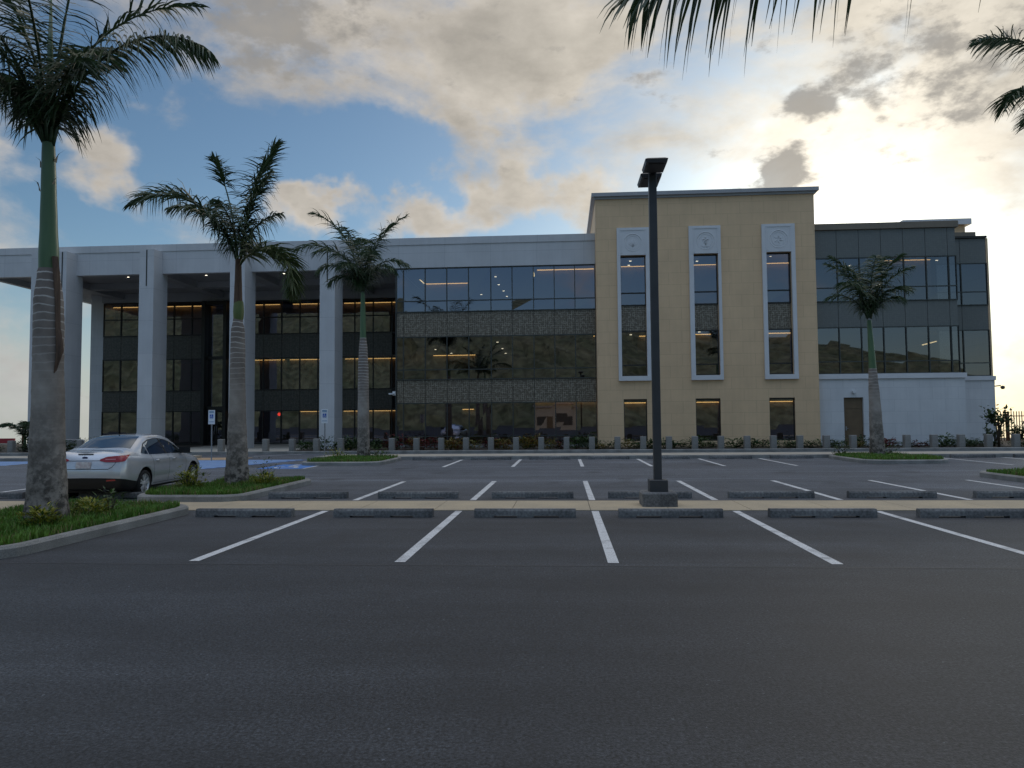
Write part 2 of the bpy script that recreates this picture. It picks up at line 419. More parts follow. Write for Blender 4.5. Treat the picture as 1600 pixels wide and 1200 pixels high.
asphalt_mat(); trunk_mat()
spandrel_mat('spandrel_weave', (.120, .098, .070), (.36, .32, .25))
spandrel_mat('spandrel_shaded', (.070, .064, .054), (.150, .138, .115))  # darker weave copy: canopy shade and dark glass put into its colour
spandrel_mat('spandrel_veiled', (.140, .146, .138), (.172, .176, .165))  # weave copy greyed and flattened: lens veil painted into its colour
glass_mat('window_glass', 0.205, (0.95, 0.95, 0.88), 0.36, (0.72, 0.70, 0.83))
glass_mat('lobby_glass', 0.22, (0.95, 0.95, 0.88), 0.30, (0.70, 0.72, 0.86))
glass_mat('wing_glass', 0.19, (0.95, 0.95, 0.88), 0.30, (0.74, 0.72, 0.80))
glass_mat('car_glass', 0.28, (0.8, 0.9, 1.0), 0.16, (0.85, 0.93, 1.0))
brick_mat('tan_cladding', (.76, .535, .325), (.74, .52, .315), (.60, .42, .25), 1.42, .70, .010, .6, .5)
brick_mat('white_cladding', (.60, .60, .605), (.575, .58, .59), (.40, .41, .42), 2.9, 2.05, .008, .6, 0.0)
brick_mat('pale_cladding', (.66, .66, .66), (.63, .635, .64), (.46, .47, .48), 1.45, .70, .006, .6, .5)
pmat('trim_paint', (.70, .70, .71), (.66, .66, .67), 1.5, .5)
pmat('cornice_grey', (.40, .40, .41), (.36, .36, .37), 1.5, .6)
pmat('brown_metal', (.22, .18, .135), (.19, .16, .12), 1.5, .5)
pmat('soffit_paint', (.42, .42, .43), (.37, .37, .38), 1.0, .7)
pmat('kerb_concrete', (.30, .295, .275), (.20, .195, .18), 1.8, .85, fine=(60, .25), bump=.3, bscale=50)
pmat('stop_concrete', (.20, .20, .195), (.095, .095, .095), 1.6, .85, fine=(24, .35), bump=.3, bscale=45)
pmat('bollard_concrete', (.27, .26, .24), (.20, .195, .18), 2.0, .85, fine=(40, .2), bump=.3)
pmat('median_concrete', (.50, .405, .27), (.42, .345, .24), 1.1, .85, fine=(50, .14), bump=.2, bscale=50)
pmat('walk_concrete', (.47, .43, .35), (.40, .36, .30), 1.3, .85, fine=(30, .12))
pmat('tactile_concrete', (.50, .34, .20), (.42, .29, .18), 1.3, .85, fine=(12, .15))
pmat('line_paint', (.64, .64, .63), (.25, .25, .25), 3.2, .65, fine=(55, .30), ramp=(.52, .78))
pmat('blue_paint', (.06, .18, .52), (.10, .26, .58), 3.0, .65, fine=(60, .2))
pmat('light_blue_paint', (.20, .36, .68), (.29, .45, .72), 2.5, .65, fine=(60, .2))
pmat('soil', (.055, .045, .032), (.09, .07, .05), 3.0, .95, fine=(30, .3), bump=.5)
pmat('turf_soil', (.050, .075, .022), (.075, .10, .03), 2.0, .95, fine=(50, .4), bump=.5)
pmat('grass_blades', (.075, .175, .022), (.135, .245, .036), 1.4, .6, fine=(9, .35), trans=.25)
pmat('dry_grass', (.24, .20, .08), (.16, .15, .05), 2.0, .7, trans=.2)
pmat('bronze_frame', (.042, .040, .036), None, rough=.42, metal=.3)
pmat('mullion_metal', (.075, .08, .075), None, rough=.4, metal=.4)
pmat('interior_wall', (.34, .27, .19), (.28, .225, .16), .8, .8)
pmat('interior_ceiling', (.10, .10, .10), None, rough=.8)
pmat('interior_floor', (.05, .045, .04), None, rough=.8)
pmat('cove_lamp', (.6, .45, .2), None, emit=(1.0, .60, .22), estr=2.1)
pmat('pendant_lamp', (.8, .7, .5), None, emit=(1.0, .78, .42), estr=2.2)
pmat('downlight_lamp', (.8, .8, .7), None, emit=(1.0, .90, .70), estr=3.0)
pmat('red_lamp', (.6, .02, .02), None, emit=(1.0, .04, .03), estr=3.0)
pmat('door_paint', (.17, .115, .065), (.14, .095, .055), 2.0, .5)
pmat('lamp_metal', (.060, .060, .062), (.070, .070, .072), 4.0, .42, metal=.2)
pmat('galvanised', (.36, .36, .36), (.28, .28, .28), 12, .45, metal=.6)
pmat('sign_white', (.78, .79, .80), None, rough=.4)
pmat('sign_blue', (.02, .10, .42), None, rough=.4)
pmat('sign_green', (.05, .20, .36), None, rough=.4)
pmat('crownshaft_green', (.060, .125, .055), (.10, .17, .075), 2.0, .38, stretch=(3, 3, .4), spec=.5)
pmat('crownshaft_yellow', (.17, .19, .06), (.10, .15, .05), 2.0, .45, stretch=(3, 3, .4))
pmat('dead_sheath', (.155, .095, .060), (.085, .052, .036), 3.0, .75, stretch=(5, 5, .5), fine=(18, .2))
pmat('sheath_scrap', (.34, .29, .21), (.20, .16, .11), 6.0, .8)
pmat('frond_green', (.028, .056, .024), (.050, .088, .030), 2.4, .42, trans=.16, spec=.5)
pmat('frond_olive', (.075, .105, .030), (.055, .085, .028), 2.4, .5, trans=.2)
pmat('frond_dry', (.17, .105, .055), (.095, .075, .035), 2.4, .7, trans=.2)
pmat('leaf_green', (.040, .085, .020), (.070, .125, .030), 3.0, .5, trans=.2, fine=(7, .3))
pmat('leaf_dark', (.030, .055, .022), (.045, .075, .026), 3.0, .5, trans=.15, fine=(7, .3))
pmat('leaf_yellow', (.34, .31, .035), (.17, .22, .03), 5.0, .5, trans=.2, fine=(9, .3))
pmat('leaf_red', (.20, .022, .028), (.09, .030, .022), 5.0, .5, trans=.2, fine=(9, .35))
pmat('leaf_gold', (.26, .17, .030), (.12, .11, .03), 5.0, .5, trans=.2, fine=(9, .35))
pmat('woody', (.10, .075, .05), None, rough=.9)
pmat('rust_metal', (.16, .075, .035), (.09, .045, .025), 6.0, .8)
pmat('red_paint', (.34, .035, .045), None, rough=.6)
pmat('roof_grey', (.30, .30, .31), None, rough=.8)
pmat('car_paint', (.60, .615, .645), None, rough=.24, metal=.35, coat=1.0, fine=(4, .02))
pmat('black_plastic', (.012, .012, .013), None, rough=.55)
pmat('tyre_rubber', (.016, .016, .017), None, rough=.85)
pmat('alloy', (.72, .72, .73), None, rough=.32, metal=.4)
pmat('tail_red', (.36, .012, .016), None, rough=.12, coat=.8, spec=.6)
pmat('tail_clear', (.62, .20, .22), None, rough=.15, coat=.8)
pmat('plate_white', (.62, .60, .57), (.45, .36, .35), 14.0, .5)
pmat('seam_black', (.05, .05, .05), None, rough=.6)
pmat('badge_blue', (.015, .03, .11), None, rough=.3)
pmat('camera_white', (.70, .71, .72), None, rough=.4)
pmat('hill_forest', (.120, .150, .085), (.205, .215, .130), .16, .9, fine=(.5, .5))
pmat('far_white', (.52, .46, .37), None, rough=.7)

# ------------------------------------------------------------------ mesh helpers


class MB:
    def __init__(s):
        s.v = []; s.f = []; s.m = []; s.sm = []

    def face(s, pts, mi=0, smooth=False):
        b = len(s.v); s.v.extend([tuple(p) for p in pts]); s.f.append(tuple(range(b, b+len(pts)))); s.m.append(mi); s.sm.append(smooth)
        return s

    def box(s, x0, x1, y0, y1, z0, z1, mi=0):
        b = len(s.v)
        s.v += [(x0, y0, z0), (x1, y0, z0), (x1, y1, z0), (x0, y1, z0), (x0, y0, z1), (x1, y0, z1), (x1, y1, z1), (x0, y1, z1)]
        for f in ((0, 3, 2, 1), (4, 5, 6, 7), (0, 1, 5, 4), (1, 2, 6, 5), (2, 3, 7, 6), (3, 0, 4, 7)):
            s.f.append(tuple(b+i for i in f)); s.m.append(mi); s.sm.append(False)
        return s

    def bbox(s, x0, x1, y0, y1, z0, z1, c=.015, mi=0):
        """box with chamfered vertical and top edges"""
        ring = [(x0+c, y0), (x1-c, y0), (x1, y0+c), (x1, y1-c), (x1-c, y1), (x0+c, y1), (x0, y1-c), (x0, y0+c)]
        cx, cy = (x0+x1)/2, (y0+y1)/2
        ins = [(x + (c if x < cx else -c), y + (c if y < cy else -c)) for x, y in ring]
        b = len(s.v)
        s.v += [(x, y, z0) for x, y in ring] + [(x, y, z1-c) for x, y in ring] + [(x, y, z1) for x, y in ins]
        for i in range(8):
            j = (i+1) % 8
            for k in (0, 8):
                s.f.append((b+k+i, b+k+j, b+k+8+j, b+k+8+i)); s.m.append(mi); s.sm.append(False)
        s.f.append(tuple(b+16+i for i in range(8))); s.m.append(mi); s.sm.append(False)
        s.f.append(tuple(b+7-i for i in range(8))); s.m.append(mi); s.sm.append(False)
        return s

    def prism(s, poly, z0, z1, mi=0, bottom=True):
        b = len(s.v); n = len(poly)
        s.v += [(x, y, z0) for x, y in poly] + [(x, y, z1) for x, y in poly]
        for i in range(n):
            j = (i+1) % n
            s.f.append((b+i, b+j, b+n+j, b+n+i)); s.m.append(mi); s.sm.append(False)
        s.f.append(tuple(b+n+i for i in range(n))); s.m.append(mi); s.sm.append(False)
        if bottom:
            s.f.append(tuple(b+n-1-i for i in range(n))); s.m.append(mi); s.sm.append(False)
        return s

    def tube(s, pts, rad, n=8, mi=0, smooth=True, cap=True):
        pts = [Vector(p) for p in pts]
        if not hasattr(rad, '__len__'): rad = [rad]*len(pts)
        rings = []
        for i, p in enumerate(pts):
            t = (pts[min(i+1, len(pts)-1)] - pts[max(i-1, 0)])
            t = t.normalized() if t.length > 1e-9 else Vector((0, 0, 1))
            a = Vector((0, 0, 1)) if abs(t.z) < .95 else Vector((1, 0, 0))
            u = t.cross(a).normalized(); w = t.cross(u)
            b = len(s.v)
            s.v += [tuple(p + (u*math.cos(2*PI*k/n) + w*math.sin(2*PI*k/n))*rad[i]) for k in range(n)]
            rings.append(b)
        for a, b in zip(rings, rings[1:]):
            for k in range(n):
                l = (k+1) % n
                s.f.append((a+k, a+l, b+l, b+k)); s.m.append(mi); s.sm.append(smooth)
        if cap:
            s.f.append(tuple(rings[0]+n-1-k for k in range(n))); s.m.append(mi); s.sm.append(False)
            s.f.append(tuple(rings[-1]+k for k in range(n))); s.m.append(mi); s.sm.append(False)
        return s

    def lathe(s, prof, c=(0, 0), n=24, mi=0, smooth=True, wob=None, axis='z'):
        """prof: list of (r, h)"""
        b0 = len(s.v)
        for i, (r, h) in enumerate(prof):
            for k in range(n):
                a = 2*PI*k/n
                rr = r*(1 + (wob(a, h) if wob else 0))
                if axis == 'z': s.v.append((c[0]+rr*math.cos(a), c[1]+rr*math.sin(a), h))
                elif axis == 'x': s.v.append((h, c[0]+rr*math.cos(a), c[1]+rr*math.sin(a)))
                else: s.v.append((c[0]+rr*math.cos(a), h, c[1]+rr*math.sin(a)))
        for i in range(len(prof)-1):
            for k in range(n):
                l = (k+1) % n
                s.f.append((b0+i*n+k, b0+i*n+l, b0+(i+1)*n+l, b0+(i+1)*n+k)); s.m.append(mi); s.sm.append(smooth)
        return s

    def grid(s, P, mi=0, smooth=True):
        """P[i][j] points"""
        b = len(s.v); n = len(P); m = len(P[0])
        for row in P: s.v += [tuple(p) for p in row]
        for i in range(n-1):
            for j in range(m-1):
                s.f.append((b+i*m+j, b+i*m+j+1, b+(i+1)*m+j+1, b+(i+1)*m+j)); s.m.append(mi); s.sm.append(smooth)
        return s

    def move(s, d):
        s.v = [(x+d[0], y+d[1], z+d[2]) for x, y, z in s.v]; return s

    def build(s, name, mat, parent=None, loc=None):
        me = bpy.data.meshes.new(name)
        me.from_pydata(s.v, [], s.f)
        for m in (mat if isinstance(mat, (list, tuple)) else [mat]):
            me.materials.append(MATS[m])
        me.polygons.foreach_set('material_index', s.m)
        me.polygons.foreach_set('use_smooth', s.sm)
        me.update()
        o = bpy.data.objects.new(name, me)
        COL.objects.link(o)
        if parent: o.parent = parent
        if loc: o.location = loc
        return o


def empty(name, loc=(0, 0, 0), rz=0.0):
    o = bpy.data.objects.new(name, None); o.empty_display_size = .3
    COL.objects.link(o); o.location = loc; o.rotation_euler = (0, 0, rz); return o


def tag(o, label=None, cat=None, group=None, kind=None):
    if label: o['label'] = label
    if cat: o['category'] = cat
    if group: o['group'] = group
    if kind: o['kind'] = kind
    return o


def kids(o): return [c for c in bpy.data.objects if c.parent == o]


def copy_tree(o, parent=None):
    c = o.copy(); COL.objects.link(c)
    if parent: c.parent = parent
    for ch in kids(o): copy_tree(ch, c)
    return c


ORD = ['first', 'second', 'third', 'fourth', 'fifth', 'sixth', 'seventh', 'eighth', 'ninth', 'tenth', 'eleventh', 'twelfth', 'thirteenth',
       'fourteenth', 'fifteenth', 'sixteenth', 'seventeenth', 'eighteenth', 'nineteenth', 'twentieth', 'twenty-first', 'twenty-second',
       'twenty-third', 'twenty-fourth', 'twenty-fifth', 'twenty-sixth', 'twenty-seventh', 'twenty-eighth', 'twenty-ninth', 'thirtieth',
       'thirty-first', 'thirty-second', 'thirty-third', 'thirty-fourth', 'thirty-fifth', 'thirty-sixth', 'thirty-seventh', 'thirty-eighth']

# ------------------------------------------------------------------ ground
LOT_EDGE = 64.0


def ground():
    # plateau of the whole lot: one sheet, its rim falling away behind the building
    xs = [-320, -160, -80, -40, 0, 40, 80, 160, 320]
    ys = [-260, -120, -60, -30, -10, 5, 20, 36, 50, LOT_EDGE]
    P = [[(x, y, 0) for x in xs] for y in ys]
    P.append([(x, LOT_EDGE+40, -24) for x in xs])
    P.append([(x, LOT_EDGE+160, -70) for x in xs])
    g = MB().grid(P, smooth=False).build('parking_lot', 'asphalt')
    tag(g, kind='structure')
    return g


LOT = ground()
Z1, Z2 = .004, .008

# stall lines painted on the asphalt
FRONT_X = [-4.59, -2.0, .58, 3.18, 5.72, 8.38, 10.95]
MID_X = [-14.3, -12.0, -4.56, -1.97, .60, 3.19, 5.77, 8.38, 10.95]
FAR_X = [-4.52, -1.90, .70, 3.25, 5.89, 8.48, 16.0, 18.6, 21.2]
rl = random.Random(3)


def stripe(x0, y0, x1, y1, w, mat='line_paint', z=Z1, nm='stall_line'):
    dx, dy = x1-x0, y1-y0; l = math.hypot(dx, dy); nx, ny = -dy/l*w/2, dx/l*w/2
    m = MB(); n = max(2, int(l/.5))
    a, b = [], []
    for i in range(n+1):
        t = i/n; j = rl.uniform(-.004, .004)
        a.append((x0+dx*t+nx*(1+j), y0+dy*t+ny, z)); b.append((x0+dx*t-nx, y0+dy*t-ny*(1+j), z))
    m.grid([b, a], smooth=False)
    return m.build(nm, mat, LOT)


for x in FRONT_X: stripe(x, 8.88, x, 13.95, .132)
for x in MID_X: stripe(x, 15.85, x, 20.85, .135)
for x in FAR_X: stripe(x, 27.4, x, 32.6, .135)
stripe(-12.3, 10.0, -12.3, 13.9, .14)
# centre divider strip between the two stall rows
ms = MB(); xx = -40.0
while xx < 40:
    ms.box(xx+.006, xx+1.494, 14.03, 15.66, -.05, .012)
    xx += 1.5
tag(ms.build('median_strip', 'median_concrete'), kind='structure')

# walkway before the building lane, with kerb, from the accessible aisle to the right
wk = MB(); xx = -11.2
while xx < 44:
    wk.box(xx+.005, xx+1.795, 33.0, 35.3, -.05, .15); xx += 1.8
wk.box(-21.5, -17.9, 33.2, 35.3, -.05, .15)
wk.box(-44, -25.2, 33.2, 35.3, -.05, .15)
tag(wk.build('walkway', 'walk_concrete'), kind='structure')
kb = MB(); kb.bbox(-11.25, 44, 32.82, 32.99, -.05, .155, .02); kb.bbox(-11.4, -11.23, 32.82, 35.3, -.05, .153, .02)
kb.bbox(-21.5, -17.9, 33.02, 33.19, -.05, .155, .02)
kb.bbox(-44, -25.2, 33.02, 33.19, -.05, .155, .02)
tag(kb.build('walkway_kerb', 'kerb_concrete'), kind='structure')
tp = MB().box(-17.85, -15.3, 33.2, 35.3, -.05, .02)
tag(tp.build('tactile_paving', 'tactile_concrete'), kind='structure')

# bed along the building
tag(MB().bbox(-60, 60, 39.35, 39.6, -.05, .155, .025).build('bed_kerb', 'kerb_concrete'), kind='structure')
bd = MB().box(-60, -25, 39.605, 60, -.05, .11).box(-15.5, 60, 39.605, 60, -.05, .11)
tag(bd.build('planting_bed', 'soil'), kind='structure')
tag(MB().box(-24.98, -15.52, 39.605, 54.1, -.05, .135).build('entrance_walk', 'walk_concrete'), kind='structure')

# accessible aisle, its hatching and the painted wheelchair square
for k in range(12):
    y = 26.85 + k*.55
    xl = -17.2
    xr = -13.6 + (y-26.8)*.26
    stripe(xl, y+.22, xr, y+.22, .40, 'light_blue_paint', Z1, 'hatch_line')
stripe(-13.5, 26.8, -11.7, 33.3, .14, 'blue_paint', Z2, 'hatch_line')
for k in range(6):
    y = 29.8+k*.55
    stripe(-27.5, y, -23.6, y, .40, 'light_blue_paint', Z1, 'hatch_line')
iso = MB().face([(-11.5, 26.7, Z1), (-9.75, 26.7, Z1), (-9.75, 29.5, Z1), (-11.5, 29.5, Z1)]).build('wheelchair_square', 'blue_paint', LOT)


def wheelchair(m, cx, cz, s, put, mi=0):
    """wheelchair figure: head, back, arm, legs and wheel as flat strokes; put maps 2D to 3D"""
    def stroke(pts, w):
        for (ax, ay), (bx, by) in zip(pts, pts[1:]):
            dx, dy = bx-ax, by-ay; l = math.hypot(dx, dy) or 1; nx, ny = -dy/l*w/2, dx/l*w/2
            m.face([put(cx+s*(ax+nx), cz+s*(ay+ny)), put(cx+s*(ax-nx), cz+s*(ay-ny)), put(cx+s*(bx-nx), cz+s*(by-ny)), put(cx+s*(bx+nx), cz+s*(by+ny))], mi)
    m.face([put(cx+s*(-.08+.09*math.cos(a)), cz+s*(.40+.09*math.sin(a))) for a in [2*PI*k/10 for k in range(10)]], mi)
    stroke([(-.08, .30), (-.05, -.02), (.16, -.02), (.27, -.34), (.37, -.30)], .085)
    stroke([(-.07, .14), (.15, .14)], .07)
    stroke([(-.05+.25*math.cos(a), -.17+.25*math.sin(a)) for a in [R(125)+R(215)*k/12 for k in range(13)]], .07)


mw = MB(); wheelchair(mw, -10.62, 28.1, 1.5, lambda x, y: (x, y*1.0 + (y-28.1)*.55, Z2)); mw.build('wheelchair_symbol', 'line_paint', LOT)
stripe(-16.0, 37.0, -14.2, 39.0, .14)
stripe(-9.7, 26.8, -9.7, 28.5, .12)

# dark joint where the stalls were paved against the drive lane
stripe(-7.2, 8.70, 30, 8.70, .035, 'seam_black', .002, 'paving_joint')

# ------------------------------------------------------------------ building
BLD = empty('office_building', (0, 48, 0))
tag(BLD, 'three storey office block with dark glass, white pillared canopy and tan tower', 'building')


def P_(mb, name, mat, parent=BLD):
    o = mb.build(name, mat)
    o.parent = parent
    if parent is BLD:
        o.matrix_parent_inverse = Matrix.Translation((0, -48, 0))
    return o


def wall_holes(m, x0, x1, z0, z1, y, holes, depth):
    xs = sorted({x0, x1, *[h[0] for h in holes], *[h[1] for h in holes]})
    zs = sorted({z0, z1, *[h[2] for h in holes], *[h[3] for h in holes]})
    for a, b in zip(xs, xs[1:]):
        for c, d in zip(zs, zs[1:]):
            mx, mz = (a+b)/2, (c+d)/2
            if any(h[0] < mx < h[1] and h[2] < mz < h[3] for h in holes): continue
            m.face([(a, y, c), (b, y, c), (b, y, d), (a, y, d)])
    for a, b, c, d in holes:
        e = y+depth
        m.face([(a, y, c), (a, y, d), (a, e, d), (a, e, c)]); m.face([(b, y, c), (b, e, c), (b, e, d), (b, y, d)])
        m.face([(a, y, d), (b, y, d), (b, e, d), (a, e, d)]); m.face([(a, y, c), (a, e, c), (b, e, c), (b, y, c)])


rw = random.Random(11)


def window(x0, x1, z0, z1, y, transoms=(), fr=.055, mat='mullion_metal', depth=.12, glass='window_glass'):
    """one glazed bay: frame (with its transoms) and the pane inside it"""
    m = MB()
    m.box(x0, x0+fr/2, y-.05, y+depth, z0, z1); m.box(x1-fr/2, x1, y-.05, y+depth, z0, z1)
    m.box(x0+fr/2, x1-fr/2, y-.04, y+depth, z0, z0+fr); m.box(x0+fr/2, x1-fr/2, y-.04, y+depth, z1-fr, z1)
    for t in transoms: m.box(x0+fr/2, x1-fr/2, y-.04, y+depth, t-fr/2, t+fr/2)
    f = P_(m, 'window', mat)
    p = MB()
    zs = [z0+fr] + [t for t in transoms] + [z1-fr]
    for a, b in zip(zs, zs[1:]):
        j = [rw.uniform(-.0045, .0045) for _ in range(4)]
        p.face([(x0+fr/2, y+.02+j[0], a), (x1-fr/2, y+.02+j[1], a), (x1-fr/2, y+.02+j[2], b), (x0+fr/2, y+.02+j[3], b)])
    P_(p, 'pane', glass, f)
    return f


def spandrel(x0, x1, z0, z1, y, mat='spandrel_weave'):
    m = MB().box(x0+.012, x1-.012, y, y+.10, z0+.01, z1-.01)
    return P_(m, 'spandrel_panel', mat)


# --- canopy: slab edge, fascia, soffit and beams
CX0, CX1 = -37.8, 2.085
c = MB()
c.box(CX0-.04, CX1, 44.955, 60.2, 12.82, 13.26)
P_(c, 'roof_edge', 'white_cladding')
c = MB()
c.box(CX0, CX1, 45.0, 45.35, 11.37, 12.815)
c.box(CX0, CX0+.35, 45.36, 60, 11.37, 12.815)
P_(c, 'fascia', 'white_cladding')
c = MB()
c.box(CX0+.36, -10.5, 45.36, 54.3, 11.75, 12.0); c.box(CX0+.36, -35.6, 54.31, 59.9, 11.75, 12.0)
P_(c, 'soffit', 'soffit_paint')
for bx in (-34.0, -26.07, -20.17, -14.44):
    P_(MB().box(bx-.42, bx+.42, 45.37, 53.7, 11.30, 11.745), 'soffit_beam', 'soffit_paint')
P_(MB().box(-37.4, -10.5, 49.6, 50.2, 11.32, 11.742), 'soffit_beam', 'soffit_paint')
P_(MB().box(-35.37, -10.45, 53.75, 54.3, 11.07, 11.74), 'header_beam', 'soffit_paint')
# --- pillars
for a, b in ((-26.54, -25.60), (-20.65, -19.70), (-14.92, -13.97)):
    m = MB().box(a, b, 44.0, 45.62, .1, 12.74)
    pil = P_(m, 'pillar', 'white_cladding')
    cx = (a+b)/2
    P_(MB().box(cx-.035, cx+.035, 43.985, 43.998, 10.4, 12.70), 'reveal_slot', 'bronze_frame', pil)
m = MB().box(-33.7, -31.36, 44.0, 45.62, .1, 12.74)
pil = P_(m, 'corner_pillar', 'white_cladding')
P_(MB().box(-31.68, -31.61, 43.985, 43.998, 10.4, 12.70), 'reveal_slot', 'bronze_frame', pil)
P_(MB().box(-36.4, -35.38, 54.0, 60, .05, 11.74), 'end_wall', 'pale_cladding')

# --- glass wall under the canopy
YA = 52.0            # plane in which the bays were measured
YG = 54.0            # plane of the glass


def ga(x, z): return x*YG/YA, 1.7+(z-1.7)*YG/YA


ZL = [.14]+[ga(0, z)[1] for z in (2.65, 4.10, 6.50, 8.20, 9.46, 10.71)]
for k in range(16):
    x1 = ga(-12.3-1.36*k, 0)[0]; x0 = ga(-12.3-1.36*(k+1), 0)[0]
    if k == 9: continue
    window(x0, x1, .14, ZL[1], YG, (), .075, 'bronze_frame', glass='lobby_glass')
    spandrel(x0, x1, ZL[1], ZL[2], YG+.02, 'spandrel_shaded')
    window(x0, x1, ZL[2], ZL[3], YG, (), .075, 'bronze_frame', glass='lobby_glass')
    spandrel(x0, x1, ZL[3], ZL[4], YG+.02, 'spandrel_shaded')
    window(x0, x1, ZL[4], ZL[6], YG, (ZL[5],), .075, 'bronze_frame', glass='lobby_glass')
xe = ga(-12.3, 0)[0]
window(xe, -10.45, .14, ZL[3], YG, (ZL[1], ZL[2]), .09, 'bronze_frame', glass='lobby_glass'); window(xe, -10.45, ZL[3]+.02, ZL[6], YG, (ZL[4],), .09, 'bronze_frame', glass='lobby_glass')
# entrance portal between second and third pillars
xp = ga(-12.3-1.36*9, 0)[0]
en = MB().box(xp-1.67, xp-1.41, YG-.8, YG+.15, .14, 11.0).box(xp+.01, xp+.27, YG-.8, YG+.15, .14, 11.0).box(xp-1.41, xp+.01, YG-.7, YG+.1, 10.7, 10.98)
en.box(xp-1.41, xp+.01, YG-.4, YG, 2.7, 3.0).box(xp-1.41, xp+.01, YG-.4, YG, 6.6, 6.8)
en = P_(en, 'entrance_portal', 'bronze_frame')
P_(MB().face([(xp-1.41, YG-.2, 3.0), (xp+.01, YG-.2, 3.0), (xp+.01, YG-.2, 10.7), (xp-1.41, YG-.2, 10.7)]), 'portal_glass', 'lobby_glass', en)
dr = P_(MB().box(xp-1.40, xp-.72, YG-.22, YG-.16, .15, 2.7).box(xp-.68, xp, YG-.22, YG-.16, .15, 2.7), 'entrance_door', 'bronze_frame')
P_(MB().tube([(xp-.78, YG-.3, .9), (xp-.78, YG-.3, 1.5)], .02).tube([(xp-.62, YG-.3, .9), (xp-.62, YG-.3, 1.5)], .02), 'door_handle', 'galvanised', dr)
for a in (-1.31, -.59):
    P_(MB().face([(xp+a, YG-.228, .35), (xp+a+.5, YG-.228, .35), (xp+a+.5, YG-.228, 2.55), (xp+a, YG-.228, 2.55)]), 'door_glass', 'lobby_glass', dr)

# --- glass bay between canopy and tower
YB = 45.10
XB = [-10.36, -9.92, -8.54, -7.17, -5.80, -4.40, -3.07, -1.74, -.45, .82, 2.07]
for x0, x1 in zip(XB, XB[1:]):
    window(x0, x1, .30, 2.89, YB, (.80,))
    window(x0, x1, 4.31, 7.04, YB, (4.95,))
    window(x0, x1, 8.56, 11.36, YB, (9.27,))
    spandrel(x0, x1, 2.89, 4.31, YB+.03); spandrel(x0, x1, 7.04, 8.56, YB+.03)
P_(MB().box(-10.38, 2.08, 45.06, 45.3, .0, .295), 'base_course', 'bollard_concrete')
P_(MB().box(-10.42, -10.365, 45.05, 54.3, .0, 11.36), 'bay_return', 'mullion_metal')

# --- tan tower with tall framed windows
TX0, TX1, TY = 2.09, 15.0, 44.0
TALL = [(3.55, 5.05), (7.88, 9.32), (12.13, 13.58)]
LOWW = [(3.62, 5.00), (7.85, 9.30), (12.12, 13.59)]
holes = [(a, b, 4.34, 11.60) for a, b in TALL] + [(a, b, .45, 2.96) for a, b in LOWW]
m = MB(); wall_holes(m, TX0, TX1, 0, 15.06, TY, holes, .32)
m.face([(TX0, TY, 0), (TX0, TY, 15.06), (TX0, 60, 15.06), (TX0, 60, 0)]); m.face([(TX1, TY, 0), (TX1, 60, 0), (TX1, 60, 15.06), (TX1, TY, 15.06)])
m.face([(TX0, 60, 0), (TX0, 60, 15.06), (TX1, 60, 15.06), (TX1, 60, 0)])
P_(m, 'tower_wall', 'tan_cladding')
P_(MB().box(TX0-.22, TX1+.24, TY-.24, 60.2, 15.20, 15.42).box(TX0-.08, TX1+.10, TY-.10, 60.1, 15.062, 15.198), 'cornice', 'cornice_grey')
for i, ((a, b), (c0, c1)) in enumerate(zip(TALL, ((3.35, 5.27), (7.62, 9.49), (11.89, 13.81)))):
    fm = MB(); y0, y1 = TY-.14, TY-.003
    fm.box(c0, a, y0, y1, 4.33, 11.60); fm.box(b, c1, y0, y1, 4.33, 11.60)
    fm.box(c0, c1, y0-.03, y1, 4.05, 4.325); fm.box(c0, c1, y0, y1, 11.605, 13.27)
    # sunk border round the medallion field
    fm.box(a-.02, b+.02, y0-.025, y0-.002, 13.10, 13.18)
    fm.box(a, a+.06, y0-.02, y0-.002, 11.7, 13.09); fm.box(b-.06, b, y0-.02, y0-.002, 11.7, 13.09)
    fr = P_(fm, 'window_surround', 'trim_paint')
    cx, cz, yy = (a+b)/2, 12.36, y0
    md = MB()
    for r, w, aa, ab in ((.52, .024, 20, 160), (.52, .012, 160, 380), (.40, .010, 0, 360)):
        md.tube([(cx+r*math.cos(R(aa+(ab-aa)*k/36)), yy-.004, cz+r*math.sin(R(aa+(ab-aa)*k/36))) for k in range(37)], w, 6)
    if i == 0:      # shell-like fan
        for k in range(7):
            q = R(30+20*k); md.tube([(cx, yy-.01, cz-.26), (cx+.30*math.cos(q), yy-.01, cz-.26+.46*math.sin(q))], [.018, .010], 6)
    elif i == 1:    # crossed leaves over a base
        for q in (50, 75, 105, 130):
            md.tube([(cx, yy-.01, cz-.25), (cx+.33*math.cos(R(q)), yy-.01, cz-.22+.40*math.sin(R(q)))], [.025, .008], 6)
        for px, pz in ((-.12, .1), (.12, .1), (0, .2), (0, .02)):
            md.tube([(cx+px-.05, yy-.02, cz+pz), (cx+px+.05, yy-.02, cz+pz)], .028, 6)
        md.box(cx-.17, cx+.17, yy-.02, yy-.001, cz-.33, cz-.28)
    else:           # rosette
        for k in range(6):
            q = R(60*k+10); md.tube([(cx+.08*math.cos(q), yy-.01, cz+.08*math.sin(q)), (cx+.28*math.cos(q+.5), yy-.01, cz+.28*math.sin(q+.5))], [.028, .010], 6)
    P_(md, 'medallion', 'trim_paint', fr)
    window(a+.005, b-.005, 4.345, 7.06, TY+.20, (5.0,), .07, 'bronze_frame', .10)
    spandrel(a, b, 7.06, 8.58, TY+.22)
    window(a+.005, b-.005, 8.58, 11.595, TY+.20, (9.35,), .07, 'bronze_frame', .10)
